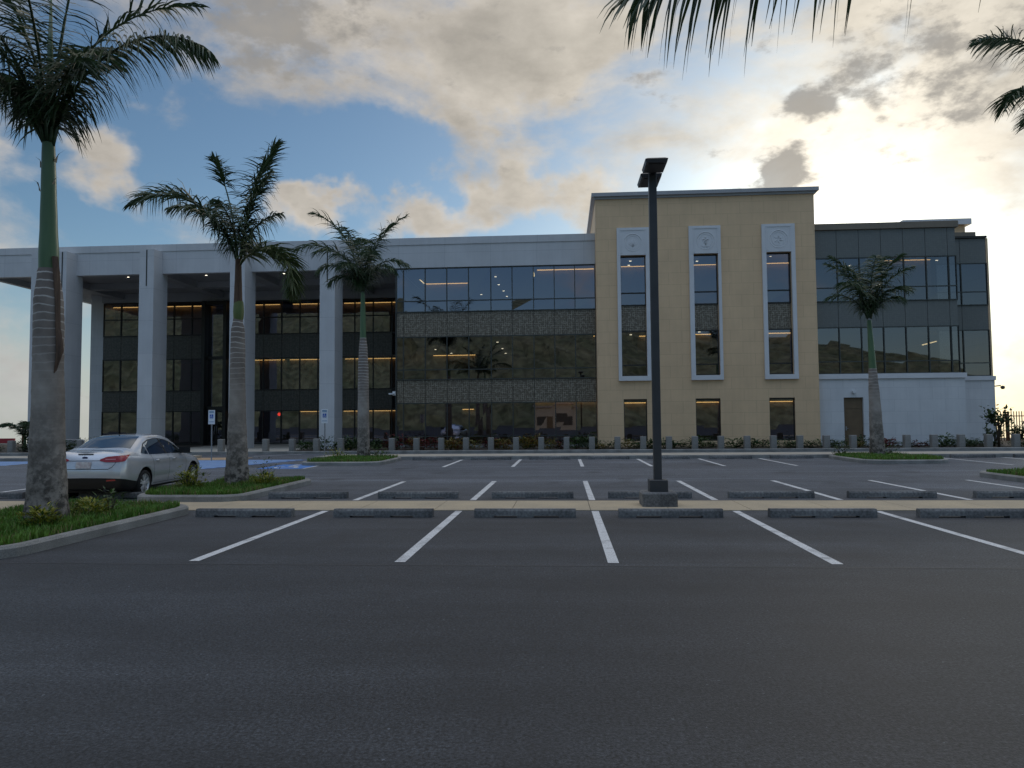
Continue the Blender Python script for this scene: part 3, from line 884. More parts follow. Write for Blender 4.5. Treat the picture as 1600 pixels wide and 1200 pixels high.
for a, b in LOWW:
    window(a+.005, b-.005, .455, 2.955, TY+.14, (), .08, 'bronze_frame', .16)

# --- right wing: glazed upper floors over a white ground floor
YR = 44.6
XR = [15.01, 16.45, 17.74, 19.02, 20.30, 21.58, 22.85]
for x0, x1 in zip(XR, XR[1:]):
    window(x0, x1, 4.33, 7.13, YR, (5.07,), glass='wing_glass'); window(x0, x1, 8.65, 11.30, YR, (9.49,), glass='wing_glass')
    spandrel(x0, x1, 7.13, 8.65, YR+.03, 'spandrel_veiled'); spandrel(x0, x1, 11.30, 12.98, YR+.03, 'spandrel_veiled')
window(22.86, 23.30, 4.33, 7.13, YR, (5.07,), glass='wing_glass'); window(22.86, 23.30, 8.65, 11.30, YR, (9.49,), glass='wing_glass')
spandrel(22.85, 23.31, 7.13, 8.65, YR+.03, 'spandrel_veiled'); spandrel(22.85, 23.31, 11.30, 12.98, YR+.03, 'spandrel_veiled')
P_(MB().box(15.01, 23.45, 44.5, 46.9, 12.99, 13.36), 'parapet', 'brown_metal')
YS = 47.0
for x0, x1 in ((23.32, 24.80), (24.80, 26.36)):
    window(x0, x1, 4.25, 7.13, YS, (5.07,), glass='wing_glass'); window(x0, x1, 8.65, 11.30, YS, (9.49,), glass='wing_glass')
    spandrel(x0, x1, 7.13, 8.65, YS+.03, 'spandrel_veiled'); spandrel(x0, x1, 11.30, 12.85, YS+.03, 'spandrel_veiled')
P_(MB().box(23.3, 26.40, 46.91, 58, 12.86, 12.99), 'parapet', 'bronze_frame')
P_(MB().box(23.3, 25.95, 47.3, 57.8, 12.995, 13.33), 'parapet', 'brown_metal')
P_(MB().box(26.365, 26.50, 47.02, 60, 0, 12.855), 'side_wall', 'tan_cladding')
m = MB(); wall_holes(m, 15.01, 23.43, 0, 4.03, 44.4, [(16.52, 17.64, .12, 2.94)], .25)
m.face([(23.43, 44.4, 0), (23.43, 47, 0), (23.43, 47, 4.03), (23.43, 44.4, 4.03)])
P_(m, 'ground_floor_wall', 'pale_cladding')
P_(MB().box(23.44, 26.47, 46.85, 46.99, 0, 3.98), 'ground_floor_wall', 'pale_cladding')
P_(MB().box(15.02, 23.52, 44.31, 44.72, 4.035, 4.325), 'string_course', 'trim_paint')
P_(MB().box(23.53, 26.53, 46.78, 47.0, 3.985, 4.245), 'string_course', 'trim_paint')
d = P_(MB().box(16.53, 17.63, 44.55, 44.62, .12, 2.25).box(16.53, 17.63, 44.55, 44.61, 2.28, 2.93).box(16.53, 17.63, 44.57, 44.60, 2.25, 2.28), 'service_door', 'door_paint')
P_(MB().tube([(16.66, 44.52, 1.12), (16.80, 44.52, 1.12)], .018).box(16.63, 16.70, 44.53, 44.549, 1.0, 1.24), 'door_handle', 'galvanised', d)
P_(MB().box(16.99, 17.17, 44.24, 44.39, 3.22, 3.34).lathe([(.0, 3.15), (.06, 3.15), (.06, 3.215), (.0, 3.22)], (17.08, 44.30), 12), 'door_lamp', 'camera_white')
# rooftop stair house of the right wing
P_(MB().box(24.05, 28.0, 52.3, 58.5, 12.9, 15.05), 'stair_house', 'tan_cladding')
P_(MB().box(23.7, 28.3, 52.0, 58.8, 15.055, 15.45), 'stair_house_roof', 'trim_paint')
# camera on the corner
P_(MB().box(26.51, 26.62, 47.1, 47.25, 3.75, 4.05).tube([(26.6, 47.18, 3.62), (27.0, 47.18, 3.66)], .035).lathe([(.0, 3.42), (.10, 3.46), (.13, 3.56), (.09, 3.64), (0, 3.66)], (27.12, 47.18), 12), 'corner_camera', 'lamp_metal')
P_(MB().box(23.46, 23.6, 46.72, 46.84, 12.55, 12.62).tube([(23.5, 46.7, 12.5), (23.5, 46.6, 12.3)], .05), 'parapet_camera', 'camera_white')
P_(MB().box(-10.75, -10.45, 44.62, 45.04, 3.42, 3.50).box(-10.58, -10.40, 44.95, 45.045, 3.36, 3.62), 'wall_camera', 'camera_white')

# --- roof slabs, back and interior of the block
P_(MB().box(-35.36, CX1-.01, 54.31, 60.1, 11.76, 12.3).box(TX0+.02, TX1-.02, 44.4, 59.9, 14.2, 14.6).box(15.02, 26.3, 47.1, 59.9, 12.4, 12.8).box(15.02, 23.2, 44.7, 47.09, 12.5, 12.8).box(-10.3, 2.0, 45.4, 54.3, 11.77, 12.3), 'roof_slab', 'roof_grey')
P_(MB().box(-35.36, 2.08, 60.0, 60.15, 0, 11.7).box(15.01, 26.36, 60.0, 60.15, 0, 12.3), 'back_wall', 'pale_cladding')
P_(MB().box(-35.3, -10.5, 54.2, 59.9, -.02, .12).box(-10.3, 2.0, 45.35, 59.9, -.02, .13).box(2.2, 14.9, 44.6, 59.9, -.02, .12).box(15.1, 23.2, 45.0, 59.9, -.02, .12), 'floor_slab', 'interior_floor')
for z0, z1, za, zb in ((2.95, 4.25, ZL[1]+.12, ZL[2]-.1), (7.10, 8.50, ZL[3]+.12, ZL[4]-.1)):
    P_(MB().box(-10.3, 2.0, YB+.16, 59.8, z0, z1).box(2.25, 14.85, TY+.36, 59.8, z0, z1).box(15.1, 22.8, YR+.16, 59.8, z0+.05, z1).box(22.81, 26.3, YS+.16, 59.8, z0+.05, z1), 'floor_slab', 'interior_ceiling')
    P_(MB().box(-35.3, -10.5, YG+.16, 59.8, za, zb), 'floor_slab', 'interior_ceiling')
P_(MB().box(-10.3, 2.0, YB+.16, 59.8, 11.40, 11.6).box(2.25, 14.85, TY+.36, 59.8, 11.66, 11.9).box(15.1, 22.8, YR+.16, 59.8, 11.34, 11.6).box(-35.3, -10.5, YG+.32, 59.8, 11.3, 11.5), 'ceiling', 'interior_ceiling')
P_(MB().box(-35.3, 26.3, 59.82, 59.95, .13, 12.2).box(2.1, 2.2, 44.5, 59.8, .13, 12.2).box(14.88, 14.98, 44.5, 59.8, .13, 12.2).box(-10.36, -10.31, 54.35, 59.8, .13, 11.3), 'interior_wall', 'interior_wall')


def lin(y0, x, z, y):
    """point behind the facade plane y0 that lies on the same sight line as (x, z) in it"""
    k = y/y0
    return x*k, 1.7+(z-1.7)*k


def cove(y0, xa, xb, z, y, floor, th=.10):
    x0, zz = lin(y0, xa, z, y); x1, _ = lin(y0, xb, z, y)
    w = P_(MB().box(x0-.1, x1+.1, y+.12, y+.25, floor, zz+.12), 'partition', 'interior_wall')
    P_(MB().box(x0-.1, x1+.1, y-.10, y+.12, zz+th/2, zz+th/2+.06).box(x0-.1, x1+.1, y-.13, y-.10, zz+.04, zz+th/2+.06), 'cove_lip', 'interior_ceiling', w)
    P_(MB().box(x0, x1, y-.08, y-.02, zz-.01, zz+th/2-.005), 'cove_light', 'cove_lamp', w)


for xa, xb in ((-33.4, -30.5), (-29.4, -25.6), (-24.2, -20.6), (-19.6, -16.0), (-15.8, -11.0)):
    cove(YA, xa, xb, 10.37, 55.3, 8.6, .13)
for xa, xb in ((-24.0, -20.2), (-19.8, -16.6), (-15.7, -11.0)):
    cove(YA, xa, xb, 6.30, 55.1, 4.25, .13)
for xa, xb in ((-23.6, -22.6), (-19.0, -16.4), (-15.8, -11.0)):
    cove(YA, xa, xb, 2.52, 55.3, .15, .12)
cove(YB, -8.54, -5.85, 10.33, 50.5, 8.6, .11); cove(YB, -1.5, 2.0, 11.05, 46.6, 8.6, .08)
cove(YB, -8.1, -5.4, 5.82, 58.0, 4.4, .10); cove(YB, -2.8, 2.0, 6.88, 47.3, 4.35, .12)
cove(YB, -1.7, 2.0, 2.84, 45.7, .4, .10); cove(YB, -6.2, -5.5, 2.45, 51.0, .4, .12)
for a, b in TALL: cove(TY, a-.05, b+.05, 10.92, 46.2, 8.6, .06)
cove(TY, 4.6, 5.1, 6.7, 46.2, 4.4, .08); cove(TY, 7.88, 8.8, 6.75, 46.0, 4.4, .08); cove(TY, 12.1, 13.6, 6.75, 46.0, 4.4, .08)
for a, b in LOWW: cove(TY, a, b, 2.72, 45.3, .3, .10)
cove(YR, 19.2, 21.8, 11.05, 45.2, 8.7, .06)


def pendant(y0, a, b, y):
    (xa, za), (xb, zb) = a, b
    p = [lin(y0, xa, za, y), lin(y0, xb, zb, y+1.5)]
    P_(MB().tube([(p[0][0], y, p[0][1]), (p[1][0], y+1.5, p[1][1])], .035, 6), 'pendant_light', 'pendant_lamp')


pendant(YB, (-9.35, 11.1), (-8.62, 10.4), 48); pendant(YB, (-1.70, 11.05), (-1.69, 10.7), 47)
pendant(YR, (16.5, 6.95), (17.05, 7.15), 47.0); pendant(YR, (21.2, 6.0), (22.0, 6.2), 48.0)
pendant(YA, (-30.4, 5.9), (-29.9, 5.85), 56.0)
DL = [(YB, (-6.8, 10.9, 48), (-4.35, 11.2, 46.4), (-4.1, 10.7, 48), (-3.9, 10.2, 50), (-3.6, 9.8, 52), (-3.4, 9.45, 54), (-7.6, 9.75, 52), (-6.4, 9.4, 54), (-5.0, 9.6, 53), (-1.7, 11.2, 46.4), (.9, 11.2, 46.5),
           (-7.9, 6.2, 52), (-4.3, 6.95, 47), (-4.0, 6.6, 49), (-3.7, 6.2, 52), (-3.5, 5.9, 54), (-6.9, 5.95, 54)),
      (TY, (4.15, 11.25, 45.6), (4.05, 11.0, 46.0), (8.1, 11.15, 45.6), (12.4, 11.35, 45.4), (4.2, 6.95, 45.3), (4.1, 6.8, 45.8), (8.15, 6.9, 45.4), (12.5, 7.0, 45.3)),
      (YR, (19.3, 11.0, 46), (17.2, 10.8, 47), (22.2, 11.0, 46))]
for y0, *pts in DL:
    m = MB()
    for x, z, y in pts:
        X, Z = lin(y0, x, z, y); m.lathe([(0, Z), (.075, Z), (.075, Z+.03), (0, Z+.03)], (X, y), 10)
    P_(m, 'downlight_row', 'downlight_lamp')
for x, y in ((-24.0, 47.6), (-18.6, 47.6), (-12.9, 46.9), (-29.5, 47.6)):
    P_(MB().lathe([(0, 11.738), (.065, 11.738), (.075, 11.749), (0, 11.749)], (x, y), 14), 'soffit_light', 'downlight_lamp')
x, z = lin(YA, -20.6, 2.35, 55.0)
P_(MB().lathe([(0, z-.13), (.09, z-.1), (.12, z), (.09, z+.1), (0, z+.13)], (x, 55.0), 12), 'alarm_lamp', 'red_lamp')

# ------------------------------------------------------------------ planted islands
rg = random.Random(5)


def rounded(x0, x1, y0, y1, r, n=5):
    pts = []
    for cx, cy, a0 in ((x1-r, y0+r, -90), (x1-r, y1-r, 0), (x0+r, y1-r, 90), (x0+r, y0+r, 180)):
        for k in range(n+1):
            a = R(a0+90*k/n); pts.append((cx+r*math.cos(a), cy+r*math.sin(a)))
    return pts


def inset(poly, d):
    cx = sum(p[0] for p in poly)/len(poly); cy = sum(p[1] for p in poly)/len(poly)
    out = []; n = len(poly)
    for i in range(n):
        p0, p, p1 = Vector(poly[i-1]), Vector(poly[i]), Vector(poly[(i+1) % n])
        t = (p1-p0).normalized(); nrm = Vector((-t.y, t.x)); out.append(tuple(p+nrm*d))
    return out


def inside(poly, x, y):
    r = False; n = len(poly)
    for i in range(n):
        (x0, y0), (x1, y1) = poly[i], poly[(i+1) % n]
        if (y0 > y) != (y1 > y) and x < (x1-x0)*(y-y0)/(y1-y0)+x0: r = not r
    return r


def island(x0, x1, y0, y1, r, label, dens, blade, seed):
    rr = random.Random(seed)
    P = rounded(x0, x1, y0, y1, r); Q = inset(P, .04); I = inset(P, .16); n = len(P)
    root = empty('planted_island', ((x0+x1)/2, (y0+y1)/2, 0))
    tag(root, label, 'traffic island', 'planted traffic islands')
    k = MB(); b = 0
    rings = [(P, -.03), (P, .115), (Q, .15), (I, .15), (I, .0)]
    for ring, z in rings: k.v += [(x, y, z+rr.uniform(-.002, .002)) for x, y in ring]
    for a in range(len(rings)-1):
        for i in range(n):
            j = (i+1) % n
            k.f.append((a*n+i, a*n+j, (a+1)*n+j, (a+1)*n+i)); k.m.append(0); k.sm.append(False)
    inv = Matrix.Translation((-(x0+x1)/2, -(y0+y1)/2, 0))
    for nm, mb, mt in (('kerb', k, 'kerb_concrete'), ('turf', MB().face([(x, y, .13) for x, y in inset(P, .155)]), 'turf_soil')):
        o = mb.build(nm, mt, root); o.matrix_parent_inverse = inv
    g = MB(); area = (x1-x0)*(y1-y0)
    for _ in range(int(area*dens)):
        x, y = rr.uniform(x0, x1), rr.uniform(y0, y1)
        if not inside(I, x, y): continue
        bare = math.sin(x*3.1+seed)*math.sin(y*2.7+seed*2)+.5*math.sin(x*7.3)*math.sin(y*6.1)
        if bare > .75 and rr.random() < .7: continue
        gi = 1 if rr.random() < (.07 if bare < .3 else .3) else 0
        cl = .65+.35*math.sin(x*2.3+1)*math.cos(y*1.7) + rr.uniform(-.2, .35)
        h = blade*max(.35, cl); a = rr.uniform(0, 2*PI); w = blade*.085
        lx, ly = math.cos(a)*h*rr.uniform(.1, .6), math.sin(a)*h*rr.uniform(.1, .6)
        px, py = -math.sin(a)*w, math.cos(a)*w
        g.face([(x-px, y-py, .125), (x+px, y+py, .125), (x+px*.6+lx*.5, y+py*.6+ly*.5, .13+h*.6), (x-px*.6+lx*.5, y-py*.6+ly*.5, .13+h*.6)], gi)
        g.face([(x-px*.6+lx*.5, y-py*.6+ly*.5, .13+h*.6), (x+px*.6+lx*.5, y+py*.6+ly*.5, .13+h*.6), (x+lx, y+ly, .13+h)], gi)
    o = g.build('grass', ['grass_blades', 'dry_grass'], root); o.matrix_parent_inverse = inv; o['kind'] = 'stuff'
    return root


island(-10.1, -7.05, 8.6, 14.0, .75, 'grassy kerbed island with the tallest palm trunk at the left edge', 1500, .15, 1)
island(-9.52, -6.98, 15.45, 20.4, .55, 'grassy kerbed island beside the silver sedan', 1300, .14, 2)
island(-10.6, -7.2, 28.5, 33.0, .8, 'small grassy island next to the blue painted wheelchair square', 420, .16, 3)
island(11.3, 14.6, 28.3, 33.0, .9, 'grassy kerbed island before the white ground floor wall with the brown door', 420, .16, 4)
island(11.9, 15.0, 18.2, 22.6, .8, 'grassy kerbed island cut by the right edge of the photo', 700, .15, 6)
island(3.6, 6.6, -3.0, 4.2, .8, 'kerbed island just outside the view under the overhanging frond', 200, .12, 7)


def leaf(m, p, d, l, w, up=Vector((0, 0, 1)), mi=0):
    s = d.cross(up)
    s = s.normalized() if s.length > 1e-4 else Vector((1, 0, 0))
    n = s.cross(d)
    a = p + d*l*.45
    m.face([p, a + s*w + n*w*.3, p + d*l, a - s*w + n*w*.3], mi)


def bush(r, h, n, ls, seed, cols, name='garden_shrub', loc=(0, 0, 0), stems=6):
    rr = random.Random(seed)
    root = empty(name, loc)
    m = MB()
    for _ in range(n):
        a = rr.uniform(0, 2*PI); q = rr.random()**.5; zz = rr.random()
        lump = 1+.35*math.sin(3*a+seed)*math.sin(2*zz*PI+seed*1.7)
        rad = r*q*lump*(.55+.6*math.sin(PI*min(1, zz*.85+.12)))
        p = Vector((rad*math.cos(a), rad*math.sin(a), .04+h*zz*lump))
        d = Vector((math.cos(a)*.8+rr.uniform(-.5, .5), math.sin(a)*.8+rr.uniform(-.5, .5), rr.uniform(-.1, 1.0))).normalized()
        leaf(m, p, d, ls*rr.uniform(.6, 1.3), ls*rr.uniform(.16, .26), mi=(0 if rr.random() < .72 else 1))
    m.build('foliage', cols, root)
    s = MB()
    for k in range(stems):
        a = 2*PI*k/stems+rr.random(); s.tube([(0, 0, -.03), (r*.25*math.cos(a), r*.25*math.sin(a), h*.4), (r*.5*math.cos(a), r*.5*math.sin(a), h*.8)], [.012, .009, .004], 5)
    s.build('stem', 'woody', root)
    return root


# yellow-leaved shrubs on the islands
for (x, y, r, h, n, s, lb) in (
    (-7.82, 10.55, .22, .26, 150, 21, 'low yellow-green shrub at the foot of the tallest palm trunk'),
    (-7.95, 11.9, .26, .24, 150, 22, 'low yellow-green shrub in the grass right of the tallest palm trunk'),
    (-8.9, 17.0, .30, .42, 190, 23, 'yellow-leaved shrub in front of the sedan front wheel'),
    (-8.75, 19.2, .25, .28, 120, 24, 'small yellowish shrub hard left of the second palm trunk'),
    (-7.45, 17.9, .30, .26, 150, 26, 'low yellow-green shrub between second palm and kerb point')):
    b = bush(r, h, n*3, .095, s, ['leaf_yellow', 'leaf_green'], loc=(x, y, .12)); tag(b, lb, 'shrub', 'yellow shrubs on the islands')
for (x, y, r, h, n, s, lb) in (
    (-7.85, 18.9, .28, .52, 90, 25, 'loose dark green shrub standing right behind the second palm trunk'),
    (-9.25, 12.6, .25, .34, 110, 27, 'dark green weedy shrub near the walkway behind the tallest palm'),
    (-8.0, 12.5, .22, .36, 70, 28, 'thin green weed sprouting before the walkway strip')):
    b = bush(r, h, n, .10, s, ['leaf_green', 'leaf_dark'], loc=(x, y, .12)); tag(b, lb, 'shrub', 'green shrubs on the islands')
for (x, y, r, h, n, s, c, lb) in (
    (-10.0, 32.0, .45, .34, 120, 31, ['leaf_yellow', 'leaf_green'], 'yellow shrub left of the third palm on the small island'),
    (-8.3, 32.6, .5, .42, 140, 32, ['leaf_green', 'leaf_dark'], 'green shrub right of the third palm on the small island'),
    (11.9, 32.4, .5, .42, 130, 33, ['leaf_dark', 'leaf_green'], 'dark shrub left of the palm near the white wall'),
    (13.7, 32.2, .45, .40, 130, 34, ['leaf_dark', 'leaf_green'], 'dark shrub right of the palm near the white wall')):
    b = bush(r, h, n, .13, s, c, loc=(x, y, .12)); tag(b, lb, 'shrub', 'shrubs at the far palms')

# ------------------------------------------------------------------ wheel stops
rs = random.Random(9)


def stop_mesh():
    m = MB(); hl, z = .90, .145
    prof = [(-.085, 0), (-.085, .03), (-.078, .11), (-.055, z), (.055, z), (.078, .11), (.085, .03), (.085, 0)]
    # two drainage slots are cut under the block: build it in five lengths
    cuts = [-hl, -.60, -.16, .14, .55, hl]
    for i, (a, b) in enumerate(zip(cuts, cuts[1:])):
        low = .028 if i in (1, 3) else 0.0
        pr = [(y, max(zz, low)) for y, zz in prof]
        n = len(pr); q = len(m.v)
        m.v += [(a, y, zz) for y, zz in pr] + [(b, y, zz) for y, zz in pr]
        for k in range(n-1):
            m.f.append((q+k, q+n+k, q+n+k+1, q+k+1)); m.m.append(0); m.sm.append(False)
        m.f.append((q, q+n-1, q+2*n-1, q+n)); m.m.append(0); m.sm.append(False)
        if i == 0: m.f.append(tuple(q+k for k in range(n))); m.m.append(0); m.sm.append(False)
        if i == 4: m.f.append(tuple(q+2*n-1-k for k in range(n))); m.m.append(0); m.sm.append(False)
    return m


def stops(xs, y, lab, gname):
    for x, lb in zip(xs, lab):
        o = stop0 if not used else stop0.copy()
        if used: COL.objects.link(o)
        used.append(1)
        o.location = (x+rs.uniform(-.02, .02), y+rs.uniform(-.025, .025), 0); o.rotation_euler = (0, 0, rs.uniform(-.008, .008) + (PI if len(used) % 2 else 0))
        tag(o, lb, 'wheel stop', gname)


used = []
stop0 = stop_mesh().build('wheel_stop', 'stop_concrete')
stops([-5.82, -3.26, -.71, 1.85, 4.45, 6.98, 9.6], 13.13,
      ['grey wheel stop by the front island tip, left end of the front row', 'front row wheel stop in the second stall from the front island',
       'front row wheel stop in the stall left of the light pole base', 'front row wheel stop standing before the light pole base',
       'front row wheel stop in the first stall right of the light pole', 'front row wheel stop in the second stall right of the light pole', 'front row wheel stop beyond the right edge'], 'front row wheel stops')
stops([-5.77, -3.23, -.70, 1.88, 4.45, 6.97, 9.6, -10.25, -13.4], 16.30,
      ['wheel stop of the second row beside the second palm island', 'second row wheel stop in the second stall from the palm island',
       'second row wheel stop in the third stall, left of the light pole', 'second row wheel stop partly hidden behind the light pole base',
       'second row wheel stop in the first stall right of the light pole', 'second row wheel stop in the second stall right of the light pole', 'second row wheel stop at the right edge of the photo',
       'wheel stop under the rear bumper of the silver sedan', 'second row wheel stop left of the tallest palm trunk'], 'second row wheel stops')
stops([-5.8, -3.2, -.6, 1.98, 4.57, 7.2, 9.8, 17.3, 19.9], 32.45,
      ['far row wheel stop right of the small palm island'] + ['far row wheel stop against the walkway kerb, %s stall from the small palm island' % w for w in ORD[1:7]] +
      ['far row wheel stop in the first stall right of the far right palm', 'far row wheel stop in the second stall right of the far right palm'], 'far row wheel stops')

# ------------------------------------------------------------------ light pole
lp = empty('light_pole', (1.87, 14.85, 0))
tag(lp, 'black square light pole with two lamp heads on a concrete block', 'light pole')
MB().bbox(-.34, .34, -.34, .34, -.05, .285, .03).build('base_block', 'stop_concrete', lp)
MB().bbox(-.18, .18, -.18, .18, .286, .52, .012).build('base_cover', 'lamp_metal', lp)
MB().bbox(-.078, .078, -.078, .078, .521, 6.76, .012).build('pole', 'lamp_metal', lp)


def head(name, y0, y1, zt, par):
    m = MB()
    # flat shoebox: slanted ends, thin edge, lens below
    a = [(-.20, y0, zt-.11), (.20, y0, zt-.11), (.20, y1, zt-.11), (-.20, y1, zt-.11)]
    b = [(-.22, y0-.02, zt-.04), (.22, y0-.02, zt-.04), (.22, y1+.02, zt-.04), (-.22, y1+.02, zt-.04)]
    cc = [(-.17, y0+.05, zt), (.17, y0+.05, zt), (.17, y1-.05, zt), (-.17, y1-.05, zt)]
    q = len(m.v); m.v += a+b+cc
    for u in (0, 4):
        for i in range(4):
            j = (i+1) % 4; m.f.append((q+u+i, q+u+j, q+u+4+j, q+u+4+i)); m.m.append(0); m.sm.append(False)
    m.f.append((q+3, q+2, q+1, q)); m.f.append((q+8, q+9, q+10, q+11)); m.m += [0, 0]; m.sm += [False, False]
    h = m.build(name, 'lamp_metal', par)
    MB().box(-.15, .15, y0+.06, y1-.06, zt-.122, zt-.112).build('lens', 'seam_black', h)
    return h


head('lamp_head', -.74, -.13, 6.80, lp)
head('lamp_head', .13, .80, 6.80, lp)
MB().box(-.05, .05, -.135, -.079, 6.68, 6.74).box(-.05, .05, .079, .135, 6.68, 6.74).build('bracket', 'lamp_metal', lp)

# ------------------------------------------------------------------ bollards
BX = [-24.7-1.38*k for k in range(12)][::-1] + [-19.19, -18.0, -16.62, -15.1, -13.72, -12.34, -10.9] + [-9.46+1.376*k for k in range(25)]
bol0 = None
for i, x in enumerate(BX):
    if bol0 is None:
        o = bol0 = MB().bbox(-.155, .155, -.155, .155, .0, .72, .02).build('bollard', 'bollard_concrete')
    else:
        o = bol0.copy(); COL.objects.link(o)
    o.location = (x, 40.05, .105)
    if x < -20: lb = 'square concrete bollard left of the silver sedan, %s counting from the left pillar outward' % ORD[len([q for q in BX if q < -20])-1-i]
    elif x < -9.9: lb = 'square concrete bollard in the entrance stretch, %s from the second pillar towards the third palm' % ORD[i-12]
    elif x < 2: lb = 'square concrete bollard before the flush glass bay, %s to the right of the third palm' % ORD[i-19]
    elif x < 15: lb = 'square concrete bollard before the tan tower, %s from its left corner' % ORD[len([q for q in BX if 2 <= q < x])]
    else: lb = 'square concrete bollard before the white wall, %s right of the tan tower' % ORD[len([q for q in BX if 15 <= q < x])]
    tag(o, lb, 'bollard', 'concrete bollards along the building')

# ------------------------------------------------------------------ planting along the building
KINDS = {'r': (['leaf_red', 'leaf_dark'], 'red-leaved'), 'g': (['leaf_green', 'leaf_dark'], 'green'), 'y': (['leaf_gold', 'leaf_green'], 'golden-leaved'),
         'd': (['leaf_dark', 'leaf_green'], 'dark green'), 'o': (['leaf_gold', 'leaf_red'], 'orange-leaved')}
protos = {}
rb = random.Random(17)
seq = [(x, k) for x, k in zip([-15.2+.72*i for i in range(59)],
       'ggdgdgdrrorryoyryoyoyrgdydygdgdggdgddgdgdgdydrrdrdgdgddgdgdg')]
cnt = {}
for i, (x, k) in enumerate(seq):
    cols, word = KINDS[k]
    v = i % 3
    if (k, v) not in protos:
        o = protos[(k, v)] = bush(.44+.05*v, .46+.10*v, 330, .17, 60+i, cols, 'bed_shrub', stems=4)
    else:
        o = copy_tree(protos[(k, v)])
    o.location = (x+rb.uniform(-.2, .2), 41.2+rb.uniform(-.35, 1.2), .10)
    o.rotation_euler = (0, 0, rb.uniform(0, 6)); s = rb.uniform(.75, 1.15); o.scale = (s*1.15, s*1.15, s*rb.uniform(.8, 1.1)*(.72 if x > 2 else 1))
    zone = ('left of the flush glass bay' if x < -10.4 else 'under the flush glass bay' if x < 2.1 else 'under the tan tower' if x < 15 else 'under the white wall')
    cnt[(k, zone)] = cnt.get((k, zone), 0)+1
    tag(o, '%s shrub %s, its %s from the left' % (word, zone, ORD[cnt[(k, zone)]-1]), 'shrub', 'low shrubs in the bed along the building')
# left part of the bed, behind the sedan and the tall trunk
for i in range(14):
    o = copy_tree(protos[('d', sorted(v for kk, v in protos if kk == 'd')[i % len([1 for kk, v in protos if kk == 'd'])])])
    o.location = (-26.0-1.15*i+rb.uniform(-.3, .3), 41.0+rb.uniform(-.3, .6), .1); o.rotation_euler = (0, 0, rb.uniform(0, 6)); s = rb.uniform(.7, 1.1); o.scale = (s, s, s)
    tag(o, 'dark green bed shrub left of the entrance walk, %s from the walk' % ORD[i], 'shrub', 'low shrubs in the bed along the building')

# ------------------------------------------------------------------ palms


def frond(root, base, az, el0, L, droop, ll, seed, n=56, hang=.9, w=.034, mat='frond_green', tip_bend=1.35, start=.12, roll=0.0, plume=.75):
    """one feather leaf: an arching rib with drooping leaflets in several planes"""
    rr = random.Random(seed)
    m = MB(); N = 26; pts = [Vector(base)]; dirs = []
    azz = az; drift = rr.uniform(-.12, .12)
    for i in range(N):
        t = (i+.5)/N; el = el0-droop*t**tip_bend; azz = az+drift*t
        d = Vector((math.cos(el)*math.cos(azz), math.cos(el)*math.sin(azz), math.sin(el))); dirs.append(d)
        pts.append(pts[-1]+d*L/N)
    m.tube(pts, [.030*(1-.88*i/N)+.003 for i in range(N+1)], 6)
    n = int(n*1.7)
    for j in range(n):
        t = start+(1-start)*(j+rr.uniform(-.3, .3))/(n-1); t = min(.999, max(start, t))
        f = t*N; i = min(N-1, int(f)); p = pts[i].lerp(pts[i+1], f-i); d = dirs[i]
        side = d.cross(Vector((0, 0, 1)))
        side = side.normalized() if side.length > .05 else Vector((-math.sin(azz), math.cos(azz), 0))
        up = side.cross(d).normalized()
        if roll:
            side, up = side*math.cos(roll)+up*math.sin(roll), up*math.cos(roll)-side*math.sin(roll)
        prof = (.62+.48*math.sin(PI*min(1.0, t*.80+.16)))*(1 if t < .88 else 1-.45*(t-.88)/.12)
        for s in (-1, 1):
            if rr.random() < .05: continue
            phi = rr.uniform(-.35, plume)
            q = (side*s*math.cos(phi)+up*math.sin(phi)*.9+d*(.25+.60*t*t+rr.uniform(-.1, .2))).normalized()
            l = ll*prof*rr.uniform(.82, 1.12); hg = hang*rr.uniform(.7, 1.3)
            ww = w*rr.uniform(.75, 1.2)
            wv = q.cross(d if abs(q.dot(d)) < .93 else up); wv = wv.normalized()
            tw = rr.uniform(-.6, .6); wv = (wv*math.cos(tw)+q.cross(wv)*math.sin(tw)).normalized()
            a = p.copy(); prev = None
            K = 4
            for k in range(K+1):
                wid = ww*(.55, 1.0, .85, .5, .06)[k]/2*2
                cur = (a-wv*wid/2*1.0, a+wv*wid/2*1.0)
                if prev: m.face([prev[0], prev[1], cur[1], cur[0]])
                prev = cur
                qd = (q+Vector((0, 0, -1))*hg*((k+1)/K)**1.4).normalized()
                a = a+qd*l/K
    o = m.build('frond', mat, root)
    o.matrix_parent_inverse = root_inv(root)
    return o


def root_inv(root):
    return Matrix.Translation(root.location).inverted()


